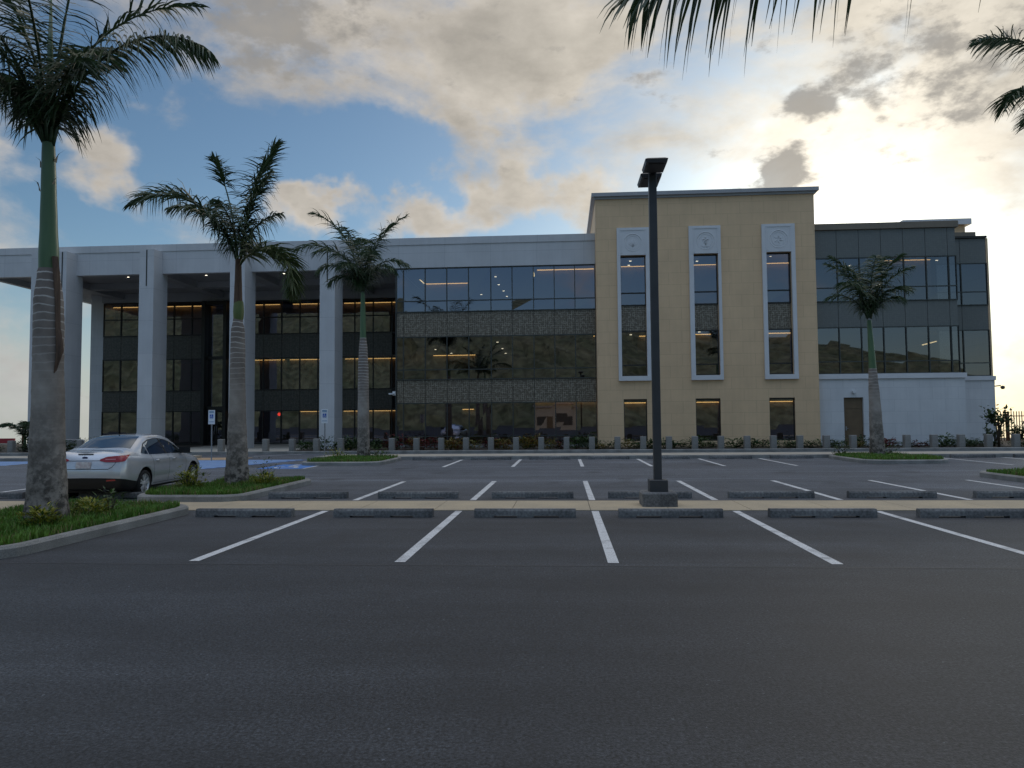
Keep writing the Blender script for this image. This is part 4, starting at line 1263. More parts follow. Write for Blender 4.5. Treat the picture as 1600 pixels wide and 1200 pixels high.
def palm(loc, label, prof, shaft, shaft_mat, fronds, lean=(0, 0), seed=0, ll=.62, w=.036, n=56, spear=None):
    """prof: trunk (radius, height); shaft: crownshaft (radius, height)"""
    root = empty('palm_tree', loc)
    tag(root, label, 'palm tree', 'royal palms')
    rr = random.Random(seed)
    H = shaft[-1][1]

    def smooth(pr, st):
        out = []
        for (r0, h0), (r1, h1) in zip(pr, pr[1:]):
            k = max(1, int((h1-h0)/st))
            for i in range(k):
                t = i/k; tt = t*t*(3-2*t); out.append((r0+(r1-r0)*tt, h0+(h1-h0)*t))
        out.append(pr[-1]); return out

    def bend(m):
        m.v = [(x+lean[0]*(max(0, z)/H)**1.5, y+lean[1]*(max(0, z)/H)**1.5, z) for x, y, z in m.v]; return m
    ph = rr.uniform(0, 6)
    t = MB().lathe(smooth(prof, .06), n=28, wob=lambda a, h: .025*math.sin(3*a+h*1.3+ph)*max(.3, 1-h/2)+.010*math.sin(7*a+h*5)+rr.uniform(-.008, .008)+.012*math.sin(h*42))
    bend(t).build('trunk', 'palm_bark', root)
    s = MB().lathe(smooth(shaft, .12), n=20, wob=lambda a, h: .02*math.sin(2*a+h))
    bend(s).build('crownshaft', shaft_mat, root)
    top = Vector(loc)+Vector((lean[0], lean[1], H))
    for i, fr in enumerate(fronds):
        kw = dict(fr[6]) if len(fr) > 6 else {}
        az, el, L, dr, hang, dz = fr[:6]
        kw.setdefault('n', n); kw.setdefault('w', w); kw.setdefault('ll', ll)
        rad = shaft[-1][0]*.8
        base = top+Vector((math.cos(R(az))*rad, math.sin(R(az))*rad, dz))
        frond(root, base, R(az), R(el), L, R(dr), seed=seed*100+i, hang=hang, **kw)
    if spear:
        o = MB().tube([top-Vector((0, 0, .3)), top+Vector((spear[0]*.4, spear[1]*.4, spear[2]*.5)), top+Vector(spear)], [.055, .05, .012], 8).build('spear_leaf', 'crownshaft_green', root)
        o.matrix_parent_inverse = root_inv(root)
    return root


# first palm, tall trunk at the left edge.  az 0 = right, 90 = away, 180 = left, 270 = towards the viewer
P1 = palm((-8.33, 11.35, .12), 'tallest palm at left with thick ringed trunk and hanging brown sheath',
          [(.365, -.05), (.33, .12), (.292, .45), (.258, 1.2), (.235, 2.0), (.224, 2.6), (.224, 3.2), (.215, 3.55), (.165, 4.08), (.145, 4.16)],
          [(.150, 4.14), (.150, 4.35), (.128, 4.9), (.112, 5.5), (.100, 6.05), (.092, 6.25)], 'crownshaft_green',
          [(358, 78, 3.75, 118, 2.0, -.05, dict(n=92, ll=.78, w=.046, tip_bend=1.25, plume=.5)), (30, 84, 3.9, 75, 1.0, .05), (150, 66, 4.0, 110, 1.6, 0, dict(n=56)), (188, 66, 3.8, 108, 1.7, 0, dict(n=64, ll=.76)),
           (205, 78, 4.0, 92, 1.2, 0), (290, 76, 3.9, 92, 1.2, .02), (100, 80, 4.0, 85, 1.0, .05), (250, 76, 3.8, 98, 1.3, 0), (335, 86, 4.2, 40, .8, .1),
           (170, 85, 4.2, 62, .8, .1), (218, 64, 3.0, 92, 1.8, .0, dict(n=64)), (130, 70, 2.6, 95, 1.6, .0), (325, 78, 1.9, 100, 1.8, .0)],
          lean=(-.12, 0.0), seed=1, ll=.68, w=.036, n=46, spear=(-.02, 0, 2.6))
m = MB()
m.grid([[(x0-.10+(x1-x0)*j/4, -.09-.05*math.sin(PI*j/4), z) for j in range(5)] for z, x0, x1 in ((4.32, .15, .26), (4.1, .17, .29), (3.8, .20, .31), (3.45, .23, .32), (3.15, .24, .33), (2.95, .25, .37), (2.78, .255, .39), (2.66, .255, .35), (2.5, .26, .29), (2.42, .262, .27))])
m.build('dead_sheath', 'dead_sheath', P1)
m = MB()
for a, z, s in ((170, 5.95, 1), (10, 6.05, 1.1), (200, 5.55, .7), (350, 5.60, .6), (100, 6.0, 1)):
    ca, sa = math.cos(R(a)), math.sin(R(a)); q = .11
    m.face([(ca*q-sa*.05-.12, sa*q+ca*.05, z-.12), (ca*q+sa*.05-.12, sa*q-ca*.05, z-.12), (ca*(q+.06*s)+sa*.03-.12, sa*(q+.06*s), z+.03), (ca*(q+.16*s)-.12, sa*(q+.16*s), z+.10*s), (ca*(q+.05*s)-sa*.04-.12, sa*(q+.05*s), z+.02)])
m.build('sheath_scraps', 'sheath_scrap', P1)

P2 = palm((-8.35, 18.3, .12), 'second palm with brown sheath below its crown, growing beside the silver sedan',
          [(.34, -.05), (.30, .15), (.27, .6), (.235, 1.3), (.205, 2.0), (.19, 2.8), (.185, 3.4), (.17, 3.95), (.12, 4.28), (.10, 4.32)],
          [(.115, 4.27), (.125, 4.5), (.115, 4.6), (.10, 5.0), (.085, 5.45), (.075, 5.85)], 'dead_sheath',
          [(182, 68, 3.7, 96, 1.4, .05, dict(n=84, ll=.86, w=.046, plume=1.25)), (58, 82, 3.45, 24, .6, .1, dict(n=80, ll=.76, w=.044, plume=.9)),
           (355, 84, 2.4, 34, 1.2, .05, dict(n=56, ll=.62, plume=.5)), (168, 85, 2.8, 26, .6, .1, dict(n=34, ll=.55, start=.68, plume=1.1)),
           (345, 56, 2.5, 160, .9, -.15, dict(n=84, ll=.74, w=.044, mat='frond_olive', tip_bend=.9, plume=1.1)), (270, 80, 1.8, 80, 1.6, 0, dict(n=48)), (215, 76, 2.2, 95, 1.6, 0, dict(n=50)), (10, 80, 1.7, 70, 1.7, 0, dict(n=44))],
          lean=(-.02, 0), seed=2, ll=.64, w=.038, n=52)
m = MB().lathe([(.10, 4.22), (.128, 4.30), (.138, 4.46), (.126, 4.62), (.110, 4.74)], n=18, wob=lambda a, h: .05*math.sin(2*a+h*4))
m.build('split_sheath', 'crownshaft_yellow', P2)

P3 = palm((-9.0, 32.6, .12), 'third palm with slim green shaft, on the small island before the glass bay',
          [(.32, -.05), (.29, .2), (.265, .9), (.258, 1.8), (.245, 3.0), (.232, 4.0), (.195, 4.9), (.15, 5.38), (.145, 5.42)],
          [(.145, 5.40), (.135, 5.8), (.118, 6.5), (.10, 7.1), (.09, 7.3), (.085, 7.5)], 'crownshaft_green',
          [(182, 76, 4.2, 105, 1.2, .1, dict(ll=.95)), (165, 82, 4.9, 62, .9, .1, dict(ll=.95, plume=1.1)), (15, 84, 4.2, 52, .9, .1, dict(ll=.9, plume=1.1)), (5, 80, 2.8, 120, 1.5, .1), (60, 84, 4.0, 50, .9, .1),
           (265, 84, 3.4, 80, 1.3, .1), (300, 80, 2.8, 110, 1.5, .1), (225, 78, 3.2, 110, 1.4, .1), (110, 82, 3.8, 65, 1.1, .1), (335, 76, 2.4, 125, 1.7, .05), (210, 72, 2.6, 120, 1.7, .05), (250, 76, 2.2, 115, 1.7, .05), (180, 70, 1.9, 125, 1.8, .0)],
          lean=(-.05, 0), seed=3, ll=.82, w=.046, n=36)
P4 = palm((13.05, 31.6, .12), 'fourth palm standing in front of the white wall near the brown door',
          [(.33, -.05), (.30, .2), (.27, .8), (.245, 1.6), (.215, 2.5), (.175, 3.4), (.16, 3.62), (.155, 3.66)],
          [(.150, 3.64), (.14, 4.0), (.115, 4.8), (.095, 5.4), (.085, 5.7)], 'crownshaft_green',
          [(178, 82, 3.0, 62, 1.0, .1), (150, 84, 3.2, 48, 1.0, .1), (15, 80, 3.3, 48, .9, .1), (40, 84, 3.0, 40, .9, .1), (265, 86, 2.8, 60, 1.1, .1), (10, 76, 2.4, 100, 1.3, .1), (330, 80, 2.7, 70, 1.2, .1), (100, 84, 3.0, 55, 1.0, .1),
           (215, 78, 2.6, 105, 1.3, .1), (182, 70, 2.1, 95, 1.3, .05, dict(n=30)), (345, 78, 1.7, 110, 1.5, .05, dict(n=28))],
          lean=(-.15, 0), seed=4, ll=.78, w=.044, n=38)
P5 = palm((14.25, 20.3, .12), 'palm at the right edge of the photo with only frond tips in view',
          [(.36, -.05), (.31, .3), (.27, 1.5), (.24, 3.0), (.20, 4.6), (.15, 5.3)], [(.145, 5.28), (.13, 6.2), (.10, 7.8), (.09, 8.55)], 'crownshaft_green',
          [(182, 80, 4.2, 100, 1.0, .9, dict(ll=.9, n=70)), (200, 66, 3.9, 125, 1.3, .2, dict(ll=.9, n=80)), (160, 86, 4.4, 82, .9, .6, dict(ll=.85)), (90, 75, 4, 100, 1, .1), (20, 70, 4, 110, 1, .1), (320, 75, 4, 100, 1, .1), (270, 76, 3.6, 100, 1, .1), (50, 82, 4, 70, .8, .1)],
          seed=5, ll=.85, w=.045, n=58)
P6 = palm((5.0, 2.6, .12), 'palm close to the viewer whose single frond hangs over the top of the photo',
          [(.38, -.05), (.32, .3), (.27, 1.0), (.235, 2.0), (.20, 3.0), (.15, 3.5)], [(.145, 3.48), (.13, 3.9), (.105, 4.4), (.095, 4.68)], 'crownshaft_green',
          [(146, 20, 5.2, 37, 1.9, -.14, dict(ll=1.05, n=46, w=.044, tip_bend=1.0, plume=.7, start=.52)), (60, 74, 3.6, 100, 1, .1), (20, 70, 3.6, 110, 1, .1), (320, 75, 3.6, 100, 1, .1), (270, 76, 3.6, 100, 1, .1), (230, 82, 3.6, 70, .8, .1), (90, 86, 3.8, 40, .8, .1)],
          seed=6, ll=.7, w=.042, n=52)

# ------------------------------------------------------------------ parking signs
s0 = None
for x, y, lb in ((-16.2, 32.85, 'white sign with blue wheelchair square, left of the second palm trunk'), (-11.02, 33.3, 'white sign with blue wheelchair square, before the fourth white pillar')):
    if s0 is None:
        s0 = o = empty('parking_sign', (0, 0, 0))
        MB().bbox(-.025, .025, -.02, .02, -.05, 2.33, .006).build('post', 'galvanised', o)
        p = MB().bbox(-.155, .155, -.045, -.024, 1.68, 2.33, .004).build('sign_plate', 'sign_white', o)
        q = MB().box(-.085, .085, -.052, -.047, 1.95, 2.13).build('blue_square', 'sign_blue', p)
        mm = MB(); wheelchair(mm, 0, 2.045, .17, lambda a, b: (a, -.055, b)); mm.build('wheelchair_symbol', 'sign_white', q)
        e = MB()
        for z0, z1 in ((2.20, 2.23), (2.255, 2.285)): e.box(-.11, .11, -.050, -.047, z0, z1)
        e.box(-.12, .12, -.050, -.047, 1.78, 1.80)
        e.build('lettering_band', 'sign_green', p)
    else:
        o = copy_tree(s0)
    o.location = (x, y, 0); tag(o, lb, 'sign', 'wheelchair parking signs')

# ------------------------------------------------------------------ sedan


def sedan():
    root = empty('parked_car', (0, 0, 0))
    tag(root, 'silver four door sedan parked with its rear towards the viewer', 'car')
    # net: stations from the tail (y=0) to the nose; each has points from sill to roof centre
    S = [
        # y offsets per point, (x, z) per point : underside, sill, lower, mid, belt, shoulder, upper, edge, centre
        ([.12, .08, .01, .00, .06, .11, .13, .14, .13], [(.60, .26), (.74, .30), (.81, .45), (.82, .66), (.80, .90), (.73, 1.03), (.60, 1.075), (.36, 1.095), (0, 1.10)]),
        ([.22, .22, .17, .15, .20, .22, .22, .22, .21], [(.62, .23), (.80, .26), (.88, .44), (.89, .66), (.875, .88), (.80, 1.02), (.64, 1.08), (.38, 1.105), (0, 1.115)]),
        ([.55]*9, [(.64, .20), (.83, .23), (.898, .43), (.91, .66), (.892, .87), (.81, 1.01), (.67, 1.10), (.42, 1.13), (0, 1.14)]),
        ([.95]*9, [(.64, .19), (.835, .22), (.90, .42), (.914, .66), (.897, .87), (.825, .99), (.695, 1.17), (.46, 1.25), (0, 1.265)]),
        ([1.45]*9, [(.64, .18), (.835, .21), (.895, .42), (.912, .65), (.898, .85), (.835, .955), (.655, 1.30), (.50, 1.40), (0, 1.425)]),
        ([2.00]*9, [(.64, .18), (.83, .21), (.888, .42), (.91, .65), (.898, .85), (.84, .945), (.635, 1.34), (.49, 1.445), (0, 1.47)]),
        ([2.55]*9, [(.64, .18), (.83, .21), (.888, .42), (.91, .65), (.898, .845), (.84, .935), (.640, 1.305), (.49, 1.42), (0, 1.45)]),
        ([3.00]*9, [(.64, .18), (.83, .21), (.89, .42), (.91, .65), (.893, .83), (.83, .92), (.70, 1.12), (.54, 1.25), (0, 1.29)]),
        ([3.45]*9, [(.64, .18), (.83, .21), (.895, .42), (.91, .64), (.88, .80), (.80, .90), (.70, .945), (.50, 1.01), (0, 1.045)]),
        ([3.90]*9, [(.62, .19), (.82, .22), (.89, .42), (.90, .62), (.86, .77), (.77, .845), (.64, .88), (.42, .915), (0, .93)]),
        ([4.25, 4.25, 4.22, 4.20, 4.18, 4.15, 4.15, 4.15, 4.15], [(.58, .21), (.76, .24), (.83, .40), (.84, .58), (.79, .70), (.70, .77), (.58, .80), (.38, .83), (0, .845)]),
        ([4.38, 4.42, 4.47, 4.45, 4.40, 4.36, 4.36, 4.38, 4.40], [(.48, .24), (.60, .27), (.66, .40), (.66, .55), (.62, .65), (.54, .70), (.44, .725), (.28, .75), (0, .765)]),
    ]
    net = [[(x, y, z) for (x, z), y in zip(pr, ys)] for ys, pr in S]

    def cr(p0, p1, p2, p3, t):
        return tuple(.5*((2*b)+(-a+c)*t+(2*a-5*b+4*c-d)*t*t+(-a+3*b-3*c+d)*t**3) for a, b, c, d in zip(p0, p1, p2, p3))

    def dens(row, k):
        out = []
        for i in range(len(row)-1):
            p0 = row[max(0, i-1)]; p3 = row[min(len(row)-1, i+2)]
            for j in range(k): out.append(cr(p0, row[i], row[i+1], p3, j/k))
        out.append(row[-1]); return out
    K1, K2 = 5, 4
    rows = [dens(r, K2) for r in net]
    cols = [dens([r[j] for r in rows], K1) for j in range(len(rows[0]))]
    G = [[c[i] for c in cols] for i in range(len(cols[0]))]      # G[station][point]
    full = []
    for r in G:
        r = [(max(0, x), y, z) for x, y, z in r[:-1]]+[(0, r[-1][1], r[-1][2])]
        left = [(-x, y, z) for x, y, z in r]
        full.append(left[:-1]+[r[-1]]+left and [*left[:-1], r[-1], *r[:-1][::-1]])
    bm = bmesh.new(); V = [[bm.verts.new(p) for p in r] for r in full]
    n = len(full[0])
    for a, b in zip(V, V[1:]):
        for i in range(n-1): bm.faces.new((a[i], a[i+1], b[i+1], b[i]))
        bm.faces.new((a[n-1], a[0], b[0], b[n-1]))
    for r in (V[0], V[-1]):
        h = n//2
        for i in range(h):
            q = [r[i], r[i+1], r[n-2-i], r[n-1-i]]
            q = list(dict.fromkeys(q))
            if len(q) >= 3: bm.faces.new(q)
    bmesh.ops.remove_doubles(bm, verts=bm.verts, dist=.0005)
    bmesh.ops.recalc_face_normals(bm, faces=bm.faces)
    me = bpy.data.meshes.new('body'); bm.to_mesh(me)
    BV = BVHTree.FromBMesh(bm); bm.free()
    body = bpy.data.objects.new('body', me); COL.objects.link(body)
    me.materials.append(MATS['car_paint']); me.materials.append(MATS['black_plastic'])
    AX = (.98, 3.63); ZW = .315
    cut = MB()
    for y in AX:
        for s in (-1, 1):
            ring = [(y+.372*math.cos(2*PI*k/36), ZW+.02+.372*math.sin(2*PI*k/36)) for k in range(36)]
            a = [(s*.60, q, z) for q, z in ring]; b = [(s*1.1, q, z) for q, z in ring]
            o = len(cut.v); cut.v += a+b
            for k in range(36):
                l = (k+1) % 36; f = (o+k, o+l, o+36+l, o+36+k)
                cut.f.append(f if s < 0 else f[::-1]); cut.m.append(0); cut.sm.append(False)
            cut.f.append(tuple(o+k for k in range(36)) if s > 0 else tuple(o+35-k for k in range(36))); cut.f.append(tuple(o+36+k for k in range(36))[::-1] if s > 0 else tuple(o+36+k for k in range(36)))
            cut.m += [0, 0]; cut.sm += [False, False]
    co = cut.build('cutter', 'black_plastic')
    bm2 = bmesh.new(); bm2.from_mesh(co.data); bmesh.ops.recalc_face_normals(bm2, faces=bm2.faces); bm2.to_mesh(co.data); bm2.free()
    md = body.modifiers.new('b', 'BOOLEAN'); md.object = co; md.operation = 'DIFFERENCE'; md.solver = 'EXACT'
    dg = bpy.context.evaluated_depsgraph_get()
    nm = bpy.data.meshes.new_from_object(body.evaluated_get(dg))
    body.modifiers.clear(); body.data = nm; nm.name = 'body'
    cm = co.data; bpy.data.objects.remove(co); bpy.data.meshes.remove(cm)
    nm.materials.clear(); nm.materials.append(MATS['car_paint']); nm.materials.append(MATS['black_plastic'])
    for p in nm.polygons:
        c = p.center
        w = any(math.hypot(c.y-y, c.z-ZW-.02) < .373 and abs(c.x) < .99 and (abs(p.normal.x) < .3 or abs(abs(c.x)-.6) < .01) for y in AX)
        low = c.z < (.30 if c.y < .6 else .245)
        p.material_index = 1 if (w or low) else 0
        p.use_smooth = not w
    body.parent = root
    eps = .004

    def cast(o, d):
        h = BV.ray_cast(Vector(o), Vector(d))
        return h[0], h[1]

    def patch(name, mat, top, bot, d, n=14, m=5, off=eps, th=None, parent=body):
        """ruled patch between two 3D guide lines, thrown onto the body along d"""
        def samp(line, t):
            f = t*(len(line)-1); i = min(len(line)-2, int(f)); return Vector(line[i]).lerp(Vector(line[i+1]), f-i)
        g = []
        for i in range(n+1):
            a, b = samp(top, i/n), samp(bot, i/n); row = []
            for j in range(m+1):
                p = a.lerp(b, j/m); dd = Vector(d)
                h, nn = cast(p-dd*3, dd)
                if h is None: h, nn = p, -dd
                row.append(h-dd.normalized()*off+(nn if nn.dot(dd) < 0 else -nn)*off*.3)
            g.append(row)
        return MB().grid(g).build(name, mat, parent)

    # glass
    def S_(y, z): return (1.2, y, z)
    for s in (1, -1):
        dv = (-s, 0, 0)
        def L_(pts): return [(s*1.5, y, z) for y, z in pts]
        patch('rear_quarter_glass', 'car_glass', L_([(.98, 1.03), (1.12, 1.13), (1.26, 1.225)]), L_([(1.0, 1.015), (1.15, 1.0), (1.27, .995)]), dv, 6, 4)
        patch('rear_door_glass', 'car_glass', L_([(1.31, 1.235), (1.55, 1.31), (1.8, 1.335), (2.06, 1.338)]), L_([(1.31, .985), (1.55, .98), (1.8, .975), (2.14, .97)]), dv, 10, 5)
        patch('front_door_glass', 'car_glass', L_([(2.14, 1.335), (2.4, 1.305), (2.65, 1.25), (2.9, 1.15), (3.16, .985)]), L_([(2.22, .968), (2.4, .965), (2.65, .96), (2.9, .955), (3.16, .955)]), dv, 12, 5)
        patch('window_trim', 'black_plastic', L_([(2.07, 1.338), (2.13, 1.336)]), L_([(2.145, .968), (2.215, .966)]), dv, 2, 5)
        patch('window_trim', 'black_plastic', L_([(.97, 1.045), (1.26, 1.25), (1.55, 1.33), (1.85, 1.355), (2.12, 1.355), (2.4, 1.322), (2.65, 1.266), (2.9, 1.165), (3.2, .975)]), L_([(.98, 1.03), (1.26, 1.225), (1.55, 1.31), (1.85, 1.337), (2.12, 1.337), (2.4, 1.305), (2.65, 1.25), (2.9, 1.15), (3.16, .97)]), dv, 30, 1)
        # door seams
        for (a, b) in (((1.36, .97), (1.42, .40)), ((2.22, .95), (2.20, .28)), ((3.18, .92), (3.12, .28))):
            patch('door_seam', 'seam_black', L_([(a[0], a[1]), (b[0], b[1])]), L_([(a[0]+.012, a[1]), (b[0]+.012, b[1])]), dv, 14, 1, .002)
        patch('door_seam', 'seam_black', L_([(1.42, .30), (3.12, .30)]), L_([(1.42, .29), (3.12, .29)]), dv, 14, 1, .002)
        for y in (1.50, 2.38):
            h, nn = cast((s*2, y+.08, .835), dv)
            x = h.x
            MB().tube([(x+s*.004, y, .83), (x+s*.035, y+.03, .836), (x+s*.035, y+.14, .842), (x+s*.004, y+.17, .842)], [.012, .016, .016, .012], 8).build('door_handle', 'car_paint', body)
        # mirror
        MB().grid([[(s*(.80+.30*u/4*(1-.1*v)), 2.98+.10*math.sin(PI*v/6)*(.5+.5*math.sin(PI*(u+.5)/5)), .955+.15*v/6) for u in range(5)] for v in range(7)]).grid([[(s*(.80+.30*u/4), 2.97, .955+.15*v/6) for u in range(5)] for v in range(7)]).box(min(s*.82, s*1.10), max(s*.82, s*1.10), 2.975, 3.06, .945, .96).build('wing_mirror', 'black_plastic', body)
    patch('rear_window', 'car_glass', [(-.50, 1.48, 1.5), (0, 1.52, 1.5), (.50, 1.48, 1.5)], [(-.66, .74, 1.5), (0, .62, 1.5), (.66, .74, 1.5)], (0, 0, -1), 14, 8)
    patch('windscreen', 'car_glass', [(-.52, 2.58, 1.5), (0, 2.56, 1.5), (.52, 2.58, 1.5)], [(-.70, 3.25, 1.5), (0, 3.42, 1.5), (.70, 3.25, 1.5)], (0, 0, -1), 14, 8)
    # tail lamps wrap round the corner
    for s in (1, -1):
        rear = patch('tail_light', 'tail_red', [(s*.34, .06, .925), (s*.50, .06, .985), (s*.70, .08, 1.003), (s*.84, .17, 1.01), (s*.875, .36, 1.02)],
                     [(s*.34, .06, .895), (s*.47, .06, .865), (s*.70, .08, .865), (s*.84, .17, .88), (s*.872, .30, 1.0)], (-s*.5, .85, 0), 22, 6, .012)
        patch('corner_valance', 'black_plastic', [(s*.68, .02, .507), (s*.80, .05, .502), (s*.87, .16, .48)], [(s*.62, .03, .272), (s*.74, .07, .272), (s*.81, .17, .252)], (-s*.5, .85, 0), 10, 4, .008)
        patch('side_valance', 'black_plastic', [(s*.80, .05, .50), (s*.86, .14, .48), (s*.89, .40, .435), (s*.89, .61, .40)], [(s*.74, .08, .27), (s*.80, .16, .25), (s*.84, .40, .24), (s*.84, .61, .235)], (-s*.8, .6, 0), 16, 4, .006)
        patch('reverse_lens', 'tail_clear', [(s*.47, -1, .937), (s*.70, -1, .942)], [(s*.47, -1, .912), (s*.70, -1, .915)], (0, 1, 0), 6, 1, .018, parent=rear)
        patch('reflector', 'tail_red', [(s*.52, -1, .475), (s*.72, -1, .49)], [(s*.52, -1, .445), (s*.72, -1, .455)], (0, 1, 0), 6, 1, .01)
    # boot lid seam, plate, badge, brake lamp, bumper cover
    patch('boot_seam', 'seam_black', [(-.62, -1, .745), (-.55, -1, .705), (.55, -1, .705), (.62, -1, .745)], [(-.62, -1, .757), (-.55, -1, .718), (.55, -1, .718), (.62, -1, .757)], (0, 1, 0), 24, 1, .003)
    for s in (1, -1):
        patch('boot_seam', 'seam_black', [(s*.62, -1, .745), (s*.70, -1, .865)], [(s*.632, -1, .745), (s*.712, -1, .865)], (0, 1, 0), 6, 1, .003)
    patch('boot_crease', 'seam_black', [(-.34, -1, .905), (.34, -1, .905)], [(-.34, -1, .893), (.34, -1, .893)], (0, 1, 0), 12, 1, .003)
    patch('number_plate', 'plate_white', [(-.165, -1, .875), (.165, -1, .875)], [(-.165, -1, .735), (.165, -1, .735)], (0, 1, 0), 4, 2, .016)
    patch('brake_lamp', 'seam_black', [(-.17, -1, 1.055), (.17, -1, 1.055)], [(-.17, -1, 1.030), (.17, -1, 1.030)], (0, 1, 0), 4, 1, .006)
    bd = MB(); h, nn = cast((0, -2, .965), (0, 1, 0))
    bd.face([(.065*math.cos(2*PI*k/20), h.y-.008, .965+.027*math.sin(2*PI*k/20)) for k in range(20)][::-1]); bd.build('badge', 'badge_blue', body)
    patch('rear_valance', 'black_plastic', [(-.80, -1, .50), (-.5, -1, .515), (0, -1, .52), (.5, -1, .515), (.80, -1, .50)], [(-.70, -1, .28), (0, -1, .27), (.70, -1, .28)], (0, 1, 0), 14, 3, .006)
    MB().tube([(0, 1.56, 1.40), (0, 1.50, 1.47)], [.018, .006], 6).build('aerial', 'black_plastic', body)
    MB().box(-.58, .58, .35, 4.1, .17, .30).tube([(.45, .06, .24), (.45, .4, .26)], .035, 8).build('underbody', 'black_plastic', root)
    # cabin: seats and dash so that the glass has something behind it
    # wheels
    for y in AX:
        for s in (1, -1):
            w = MB().lathe([(.225, .0), (.30, -.005), (.318, .03), (.318, .17), (.30, .205), (.225, .20)], (0, 0), 32, axis='x')
            w.v = [(x*s, q, z) for x, q, z in w.v]
            wo = w.build('wheel', 'tyre_rubber', root, (s*.70, y, .318))
            r = MB()
            r.lathe([(.232, .02), (.232, .195), (.214, .195), (.205, .13), (.205, .02)], (0, 0), 32, axis='x')
            for k in range(10):
                a = 2*PI*(k//2)/5+(.22 if k % 2 else -.22)+.3; a2 = 2*PI*(k//2)/5+(.10 if k % 2 else -.10)+.3
                ca, sa, cb, sb = math.cos(a), math.sin(a), math.cos(a2), math.sin(a2)
                q = .022
                for x0, x1 in ((.165, .190),):
                    p = [(x1, .05*cb-q*sb, .05*sb+q*cb), (x1, .05*cb+q*sb, .05*sb-q*cb), (x1-.01, .215*ca+q*.8*sa, .215*sa-q*.8*ca), (x1-.01, .215*ca-q*.8*sa, .215*sa+q*.8*ca)]
                    pb = [(x0, y_, z_) for _, y_, z_ in p]
                    r.face(p)
                    for i in range(4): r.face([p[i], pb[i], pb[(i+1) % 4], p[(i+1) % 4]])
            r.lathe([(0, .196), (.03, .196), (.062, .188), (.066, .16)], (0, 0), 20, axis='x')
            r.v = [(x*s, q, z) for x, q, z in r.v]
            r.build('rim', 'alloy', wo)
            d = MB().lathe([(0, .06), (.204, .06)], (0, 0), 24, axis='x'); d.v = [(x*s, q, z) for x, q, z in d.v]; d.build('brake_disc', 'seam_black', wo)
    return root


car = sedan()
CAR_YAW = R(4.6)
car.rotation_euler = (0, 0, CAR_YAW)
car.location = (-10.70+.98*math.sin(CAR_YAW), 16.56-.98*math.cos(CAR_YAW), 0)

# ------------------------------------------------------------------ right: fence and small trees
fe = empty('steel_fence', (34, 52, 0)); tag(fe, 'tall fence of rusty vertical steel bars right of the building', 'fence')
fi = Matrix.Translation((-34, -52, 0)); rf = random.Random(4)
for px in (27.6, 30.1, 33.0, 36, 39):
    o = MB().bbox(px-.09, px+.09, 51.9, 52.1, -.05, 1.95, .02).build('post', 'rust_metal', fe); o.matrix_parent_inverse = fi
m = MB(); x = 27.2
while x < 40:
    t = 2.1 if x > 29.6 or rf.random() < .5 else rf.uniform(1.5, 2.1)
    m.box(x-.022, x+.022, 51.86, 51.9, .05, t); x += .172
o = m.build('bars', 'rust_metal', fe); o.matrix_parent_inverse = fi
for z in (.75, 1.75):
    o = MB().box(27.0, 40, 51.905, 51.95, z, z+.06).build('rail', 'rust_metal', fe); o.matrix_parent_inverse = fi


def small_tree(loc, h, spread, n, seed, label, ls=.26, cols=('leaf_dark', 'leaf_green'), bare=.45):
    rr = random.Random(seed); root = empty('small_tree', loc); tag(root, label, 'tree', 'small trees by the building corner')
    st = MB(); tips = []
    for k in range(5):
        a = 2*PI*k/5+rr.random(); b = Vector((0, 0, 0)); p1 = Vector((spread*.12*math.cos(a), spread*.12*math.sin(a), h*bare))
        for j in range(3):
            a2 = a+rr.uniform(-.9, .9); e = Vector((spread*rr.uniform(.3, .9)*math.cos(a2), spread*rr.uniform(.3, .9)*math.sin(a2), h*rr.uniform(.62, .97)))
            st.tube([b, p1, p1.lerp(e, .5)+Vector((0, 0, .04*h)), e], [.045, .03, .018, .006], 6); tips += [e, p1.lerp(e, .65)]
    st.build('trunk', 'woody', root)
    m = MB()
    for _ in range(n):
        c = rr.choice(tips)+Vector((rr.gauss(0, .16), rr.gauss(0, .16), rr.gauss(0, .14)))*spread
        d = Vector((rr.uniform(-1, 1), rr.uniform(-1, 1), rr.uniform(-.4, .9))).normalized()
        leaf(m, c, d, ls*rr.uniform(.6, 1.2), ls*rr.uniform(.2, .32), mi=0 if rr.random() < .7 else 1)
    m.build('crown', list(cols), root)
    return root


small_tree((23.2, 40.9, .1), 2.15, .85, 300, 71, 'small leafy tree with thin stems at the right corner of the building', bare=.5)
small_tree((24.6, 41.6, .1), 1.25, .65, 260, 72, 'dark bush growing against the rusty bar fence', ls=.22, bare=.25)
small_tree((23.9, 42.6, .1), .95, .6, 260, 73, 'low bush between the small leafy tree and the fence', ls=.2, bare=.2)

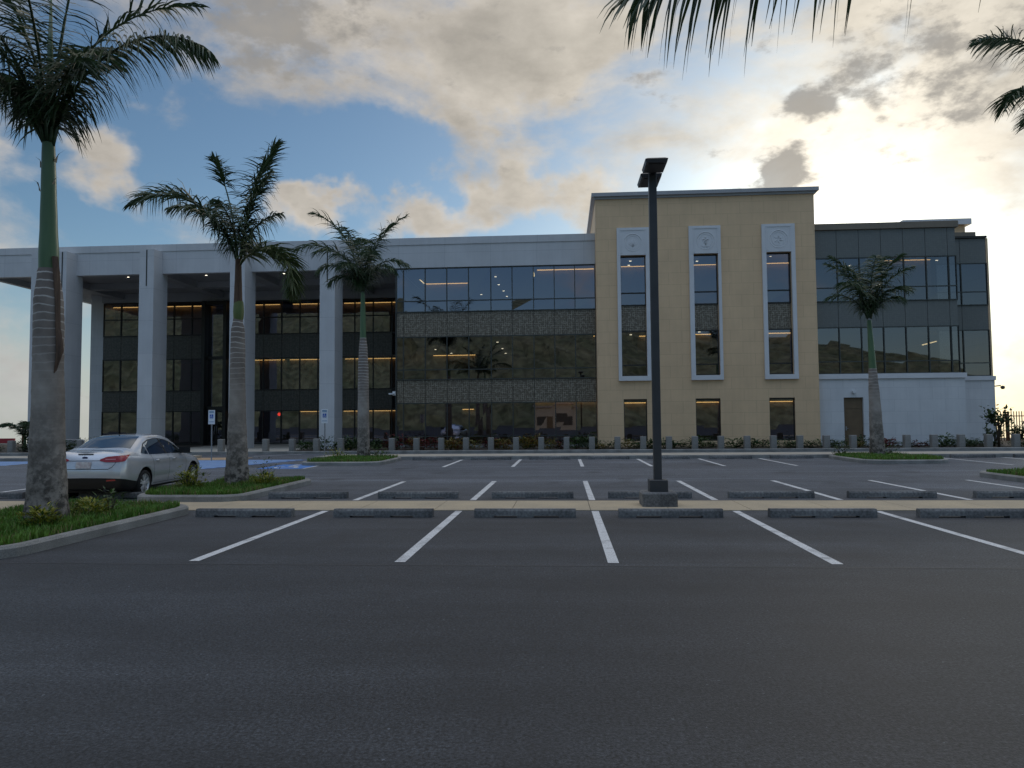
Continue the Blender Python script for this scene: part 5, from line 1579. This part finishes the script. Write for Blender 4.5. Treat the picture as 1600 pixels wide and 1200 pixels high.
# ------------------------------------------------------------------ left: things behind the tall trunk
gp = empty('gate_post', (-25.2, 38.7, 0)); tag(gp, 'stout concrete post with a wider cap at the left edge', 'post')
MB().bbox(-.20, .20, -.2, .2, -.05, .74, .015).build('shaft', 'bollard_concrete', gp)
MB().bbox(-.26, .26, -.26, .26, .741, .86, .02).build('cap', 'kerb_concrete', gp)
tp_ = empty('utility_pole', (-46.3, 60.0, 0)); tag(tp_, 'far wooden utility pole with one crossarm', 'utility pole')
MB().tube([(0, 0, -.2), (0, 0, 1.75)], [.13, .11], 10).build('pole', 'rust_metal', tp_)
MB().box(-1.2, .75, -.19, -.10, 1.52, 1.62).build('crossarm', 'rust_metal', tp_)
palm((-32.3, 42.0, .1), 'young palm with arching fronds behind the concrete post at far left',
     [(.12, -.05), (.10, .2), (.09, .35)], [(.09, .33), (.07, .6), (.05, .8)], 'crownshaft_green',
     [(175, 66, 1.9, 95, .6, 0), (15, 66, 1.9, 80, .6, 0), (60, 75, 1.8, 70, .6, 0), (120, 72, 1.7, 80, .6, 0), (250, 70, 1.7, 90, .6, 0), (310, 70, 1.7, 80, .6, 0), (35, 55, 1.8, 90, .6, 0)], seed=8, ll=.5, w=.06, n=26)
rw_ = tag(MB().box(-52, -45.3, 58.0, 58.25, -.1, .22).build('low_wall', 'far_white'), 'low pale wall under the red rail at the far left', 'wall')
tag(MB().box(-52, -45.6, 58.05, 58.2, .225, .62).build('red_banner', 'red_paint'), 'red strip of hoarding standing on the low pale wall', 'hoarding')
hr = empty('handrail', (-26.9, 39.0, 0)); tag(hr, 'thin grey bent tube handrail at the left edge', 'handrail')
MB().tube([(.35, 0, -.05), (.35, 0, .80), (.30, 0, .87), (-1.6, 0, .90), (-1.65, 0, .84), (-1.65, 0, -.05)], .025, 8).build('tube', 'galvanised', hr)

# ------------------------------------------------------------------ across the road behind the camera: seen only as reflections
def hill():
    rr = random.Random(2); P = []
    for j in range(26):
        row = []
        for i in range(171):
            x = -320+3.8*i; y = -95-5*j
            k = math.sin(min(1, j/17)*PI/2)
            h = (37.6-.112*x if x > -60 else 51) + 3*math.sin(x*.021+1)+1.4*math.sin(x*.07+j*.1)
            h = max(16, h)
            row.append((x+rr.uniform(-1, 1), y+rr.uniform(-1.5, 1.5), -1+h*k+(rr.uniform(-.8, .9)+.8*math.sin(x*.63+j*1.9)*math.sin(j*.9+x*.31))*(k > .15)))
        P.append(row)
    P.append([(x, -300, -1) for x, _, _ in P[-1]])
    tag(MB().grid(P[::-1], smooth=False).build('hill', 'hill_forest'), kind='structure')


hill()


def shop():
    root = empty('roadside_shop', (-2, -62, 0)); tag(root, 'pale low shop across the road, seen mirrored in the ground floor glass', 'building')
    inv = Matrix.Translation((2, 62, 0))
    for nm, mb, mt in (('wall', MB().box(-6.5, 2.6, -66, -60, 0, 4.6), 'far_white'), ('roof', MB().box(-7.0, 3.1, -66.5, -59.4, 4.605, 4.95), 'roof_grey'),
                       ('window', MB().box(-5.6, -3.6, -59.99, -59.9, 1.0, 2.8), 'seam_black'), ('window', MB().box(-.6, 1.8, -59.99, -59.9, 1.0, 2.8), 'seam_black'), ('door', MB().box(-2.9, -1.7, -59.99, -59.9, 0, 2.4), 'door_paint')):
        o = mb.build(nm, mt, root); o.matrix_parent_inverse = inv


shop()
